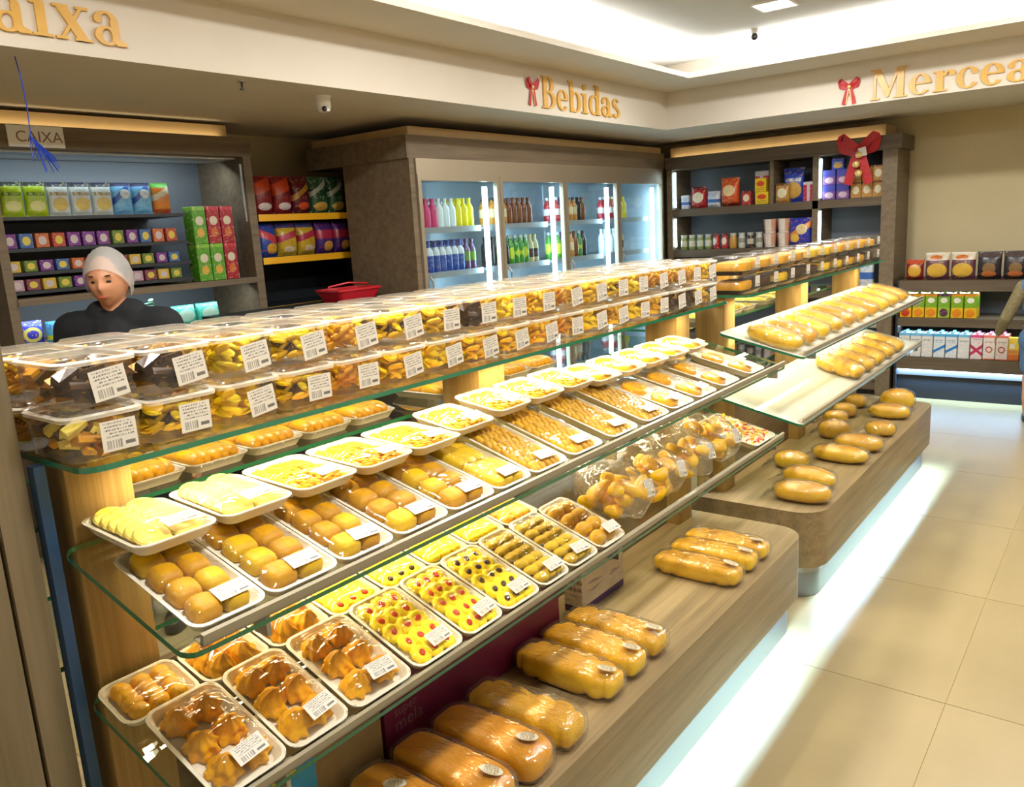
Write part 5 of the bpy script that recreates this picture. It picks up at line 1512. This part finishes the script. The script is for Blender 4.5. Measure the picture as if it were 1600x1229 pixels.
# ------------------------------------------------------------------ small ceiling things and the cord
dc = thing('dome_camera', 'white security camera under the soffit beside the cashier sign wall', 'camera', (-3.47, 2.96, SZ))
obj('mount', MB().lathe([(.04, -.012), (.042, 0)], 18).mesh('mount', 'white_plastic'), dc)
obj('housing', MB().lathe([(.005, -.085), (.028, -.078), (.038, -.055), (.038, -.012)], 18).mesh('housing', 'white_plastic'), dc)
obj('lens', MB().blob(.014, .014, .014, 1, 1, 12, 8).mesh('lens', 'dark_plastic'), dc, (.026, -.02, -.068))
sp = thing('sprinkler_head', 'small sprinkler head under the soffit near the cashier lettering', 'sprinkler', (-3.345, 2.38, SZ))
obj('rose', MB().lathe([(.018, -.006), (.02, 0)], 14).mesh('rose', 'alu'), sp)
obj('nozzle', MB().lathe([(.013, -.04), (.013, -.036), (.004, -.034), (.006, -.006)], 12).mesh('nozzle', 'dark_plastic'), sp)
cc = thing('ceiling_camera', 'small dark round sensor hanging from the upper ceiling', 'camera', (-2.22, 5.76, UZ))
obj('mount', MB().lathe([(.02, -.03), (.026, 0)], 14).mesh('mount', 'white_plastic'), cc)
obj('body', MB().blob(.024, .024, .024, 1, 1, 14, 8).mesh('body', 'dark_plastic'), cc, (0, 0, -.05))
cd = thing('hanging_cord', 'thin blue cord with a frayed blue tassel hanging before the CAIXA board', 'cord', (-3.40, 1.437, SZ))
obj('cord', MB().tube([(0, 0, 0), (.003, .008, -.08), (.002, .012, -.18), (0, .008, -.285)], .0025, 6).mesh('cord', 'cord_blue'), cd)
rr = random.Random(2)
for k in range(16):
    a = rr.uniform(-.5, .9)
    obj('strand', MB().tube([(0, .006, -.283), (rr.uniform(-.01, .01), .02 + .03 * a, -.33), (rr.uniform(-.015, .015), .035 + .07 * a, -.36 - rr.uniform(0, .06))], .0018, 5).mesh('strand', 'cord_blue'), cd)

# ------------------------------------------------------------------ people
def capsule(mb, path, rad, n=14):
    mb.tube(path, rad, n)
    for p, r in ((path[0], rad[0]), (path[-1], rad[-1])):
        mb.blob(r, r, r, 1, 1, n, 8, 0, T(*p))
def head_into(mb, m):
    nu, nv = 40, 30; rs = []
    for j in range(1, nv):
        ph = -pi / 2 + pi * j / nv; rg = []
        for i in range(nu):
            th = 2 * pi * i / nu
            dx, dy, dz = cos(ph) * cos(th), cos(ph) * sin(th), sin(ph)
            x, y, z = .098 * dx, .075 * dy, .115 * dz
            if dz < 0:
                y *= 1 - .26 * (-dz) ** 1.3
                x *= 1 - (.05 if dx > 0 else .35) * (-dz) ** 1.4
            if dx > 0:
                f = max(0, 1 - abs((dz + .2) / .28)) if dz < -.2 else max(0, 1 - abs((dz + .2) / .4))
                x += .024 * math.exp(-(dy / .14) ** 2) * f
                x -= .012 * math.exp(-((abs(dy) - .36) / .17) ** 2 - ((dz - .02) / .11) ** 2)
                x += .004 * math.exp(-((dz - .2) / .08) ** 2)
                x += .008 * math.exp(-(dy / .24) ** 2 - ((dz + .5) / .07) ** 2)
                x += .008 * math.exp(-(dy / .25) ** 2 - ((dz + .85) / .12) ** 2)
            rg.append((x, y, z))
        rs.append(rg)
    mb.rings(rs, 0, True, True, m)
    for s_ in (-1, 1):
        mb.blob(.018, .008, .03, 1, 1, 12, 8, 0, m @ T(-.008, .073 * s_, -.005, 0, 0, -.3 * s_))
def hand_into(mb, wrist, d, side, s):
    """relaxed hand: palm and five curled fingers; d = pointing direction, side = thumb direction"""
    d = Vector(d).normalized(); sd = Vector(side).normalized(); nrm = d.cross(sd)
    w = Vector(wrist)
    m = Matrix.Translation(w + d * .045 * s) @ Matrix((d, sd, nrm)).transposed().to_4x4()
    mb.blob(.05 * s, .04 * s, .015 * s, .7, .7, 14, 8, 0, m)
    for k, ln in enumerate((.068, .078, .072, .056)):
        o = (.028 - .0187 * k) * s
        b = w + d * .085 * s + sd * o
        p = [b, b + d * ln * .45 * s + nrm * .006 * s, b + d * ln * .8 * s + nrm * .018 * s, b + d * ln * s + nrm * .032 * s]
        capsule(mb, [tuple(q) for q in p], [.0085 * s, .008 * s, .0075 * s, .0065 * s], 8)
    b = w + d * .03 * s + sd * .034 * s
    p = [b, b + (d * .6 + sd * .7) * .035 * s, b + (d * .85 + sd * .5) * .065 * s]
    capsule(mb, [tuple(q) for q in p], [.011 * s, .0095 * s, .0085 * s], 8)
def remesh(o, v, smooth=4):
    md = o.modifiers.new('remesh', 'REMESH'); md.mode = 'VOXEL'; md.voxel_size = v; md.use_smooth_shade = True
    if smooth:
        sm = o.modifiers.new('smooth', 'SMOOTH'); sm.iterations = smooth; sm.factor = .5
def raw(mb, name, mat):
    me = bpy.data.meshes.new(name); me.from_pydata(mb.v, [], mb.f); me.materials.append(MAT[mat]); me.update()
    bm = bmesh.new(); bm.from_mesh(me); bmesh.ops.recalc_face_normals(bm, faces=bm.faces); bm.to_mesh(me); bm.free()
    return me
def person(label, loc, rz, h, head_turn, arms, top_mat, leg_mat, leg_bare, sleeve_mat=None):
    """h = height; arms = list of (elbow, wrist) for left (+y) and right (-y) in units of height"""
    t = thing('person', label, 'person', loc, (0, 0, rz))
    H = lambda *p: tuple(c * h for c in p)
    hz = .935 * h
    k = h / 1.62 if h > 1.4 else h / 1.62 * 1.18
    if h < 1.4: hz = .905 * h
    mb = MB()
    head_into(mb, T(.02 * h, 0, hz - .0, 0, .08, head_turn, k))
    capsule(mb, [H(0, 0, .8), (.012 * h, 0, hz - .06 * k)], [.034 * h, .031 * h])
    torso = [(H(0, 0, .50), .088), (H(0, 0, .58), .078), (H(.004, 0, .68), .082), (H(0, 0, .77), .08), (H(-.004, 0, .835), .05)]
    for dy in (-.045, 0, .045):
        capsule(mb, [(p[0], p[1] + dy * h, p[2]) for p, _ in torso], [r * h * (.8 if dy else .95) for _, r in torso])
    leg = lambda s_: ([H(0, .05 * s_, .5), H(.012, .055 * s_, .28), H(-.008, .055 * s_, .15), H(-.012, .055 * s_, .045)], [.062 * h, .042 * h, .036 * h, .024 * h])
    arm = {}
    for s_, (el, wr) in zip((1, -1), arms):
        sh = H(0, .118 * s_, .815)
        arm[s_] = ([sh, H(*el), H(*wr)], [.036 * h, .027 * h, .018 * h])
        capsule(mb, *arm[s_])
        dd = Vector(H(*wr)) - Vector(H(*el))
        hand_into(mb, H(*wr), dd, (1, 0, 0) if abs(dd.normalized().x) < .8 else (0, -s_, 0), h / 1.62)
        capsule(mb, *leg(s_))
        mb.blob(.07 * h, .026 * h, .022 * h, .8, .8, 14, 8, 0, T(.03 * h, .055 * s_ * h, .022 * h))
    body = obj('body', raw(mb, 'body', 'skin'), t); remesh(body, .0055, 2)
    cl = MB()
    for dy in (-.05, 0, .05):
        capsule(cl, [(p[0], p[1] + dy * h, p[2]) for p, _ in torso[:-1]] , [r * h * (.86 if dy else 1.06) for _, r in torso[:-1]])
    capsule(cl, [H(0, -.105, .815), H(0, .105, .815)], [.048 * h, .048 * h])
    capsule(cl, [H(0, -.035, .845), H(0, .035, .845)], [.042 * h, .042 * h])
    sl = MB()
    for s_ in (1, -1):
        p, r = arm[s_]
        q = [p[0], p[1], tuple(Vector(p[1]).lerp(Vector(p[2]), .85))]
        capsule(sl if sleeve_mat else cl, q, [r[0] * 1.18, r[1] * 1.28, r[2] * 1.45])
    o = obj('top', raw(cl, 'top', top_mat), t); remesh(o, .008, 4)
    if sleeve_mat:
        o = obj('sleeves', raw(sl, 'sleeves', sleeve_mat), t); remesh(o, .008, 3)
    lg = MB()
    for s_ in (1, -1):
        p, r = leg(s_)
        if leg_bare: p, r = [p[0], tuple(Vector(p[0]).lerp(Vector(p[1]), .75))], [r[0], r[0] * .85]
        capsule(lg, p, [x_ * 1.14 for x_ in r])
    capsule(lg, [H(0, -.04, .5), H(0, .04, .5)], [.092 * h, .092 * h])
    o = obj('shorts' if leg_bare else 'trousers', raw(lg, 'legs', leg_mat), t); remesh(o, .009, 4)
    for s_ in (1, -1):
        obj('shoe', cached(('shoe', h), lambda: MB().blob(.082 * h, .031 * h, .03 * h, .75, .8, 18, 10, flat=-.021 * h).mesh('shoe', 'dark_plastic')), t, (.03 * h, .055 * s_ * h, .0215 * h))
    hd = T(.02 * h, 0, hz, 0, .08, head_turn, k)
    for s_ in (1, -1):
        obj('eye', cached('eye', lambda: MB().blob(.008, .013, .0055, 1, 1, 12, 8).mesh('eye', 'eye_dark')), t, tuple(hd @ Vector((.0805, .027 * s_, .003))), (0, 0, head_turn))
        obj('eyebrow', cached('brow', lambda: MB().blob(.006, .018, .003, 1, 1, 10, 6).mesh('eyebrow', 'hair_dark')), t, tuple(hd @ Vector((.0885, .028 * s_, .026))), (.15 * s_, 0, head_turn))
    obj('lips', cached('lips', lambda: MB().blob(.005, .02, .0055, 1, 1, 14, 8).mesh('lips', 'lip')), t, tuple(hd @ Vector((.0965, 0, -.0575))), (0, 0, head_turn))
    return t, hd
cash, hd = person('cashier in a black top and pale hairnet standing before the snack shelves', (-3.32, 1.63, 0), radians(-48), 1.61, radians(2), [((.0, .165, .63), (.04, .165, .48)), ((.0, -.165, .63), (.04, -.165, .48))], 'cloth_black', 'cloth_black', False)
net = MB()
def netfn(p, th, ph):
    return p
rs_ = []
for j in range(15):
    ph = -0.62 + (pi / 2 + 0.60) * j / 14
    rg = []
    for i in range(36):
        th = 2 * pi * i / 36
        c = max(0, cos(th))
        lo = -0.62 + 1.02 * c ** 0.7                 # higher on the forehead, low at the nape
        p2 = lo + (pi / 2 - 0.02 - lo) * j / 14
        wob = 1 + .02 * sin(9 * th + 3 * j) + .012 * sin(17 * th)
        rg.append((-.006 + .109 * cos(p2) * cos(th) * wob, .090 * cos(p2) * sin(th) * wob, .004 + .128 * sin(p2) * wob))
    rs_.append(rg)
net.rings(rs_, 0, False, True)
mt = net.mesh('hairnet', 'hairnet', angle=80)
hn = obj('hairnet', mt, cash); hn.matrix_local = hd
hair = MB(); rs_ = []
for j in range(12):
    rg = []
    for i in range(30):
        th = 2 * pi * i / 30
        c = max(0, cos(th)); lo = -0.35 + 0.98 * c ** 0.7
        p2 = lo + (pi / 2 - 0.02 - lo) * j / 11
        rg.append((-.008 + .0985 * cos(p2) * cos(th), .079 * cos(p2) * sin(th), .003 + .1175 * sin(p2)))
    rs_.append(rg)
hair.rings(rs_, 0, False, True)
hh = obj('hair', hair.mesh('hair', 'hair_dark', angle=80), cash); hh.matrix_local = hd

cust, hd2 = person('customer in denim with an olive sleeve and bare legs by the low shelving', (-0.50, 6.88, 0), radians(95), 1.22, 0.0, [((.02, .2, .62), (.10, .235, .52)), ((.05, -.15, .62), (.12, -.13, .5))], 'cloth_denim', 'cloth_denim', True, 'cloth_olive')
hr = MB(); hr.blob(.104, .085, .12, 1, 1, 24, 14)
o_ = obj('hair', hr.mesh('hair', 'hair_dark'), cust); o_.matrix_local = hd2 @ T(-.02, 0, .012)
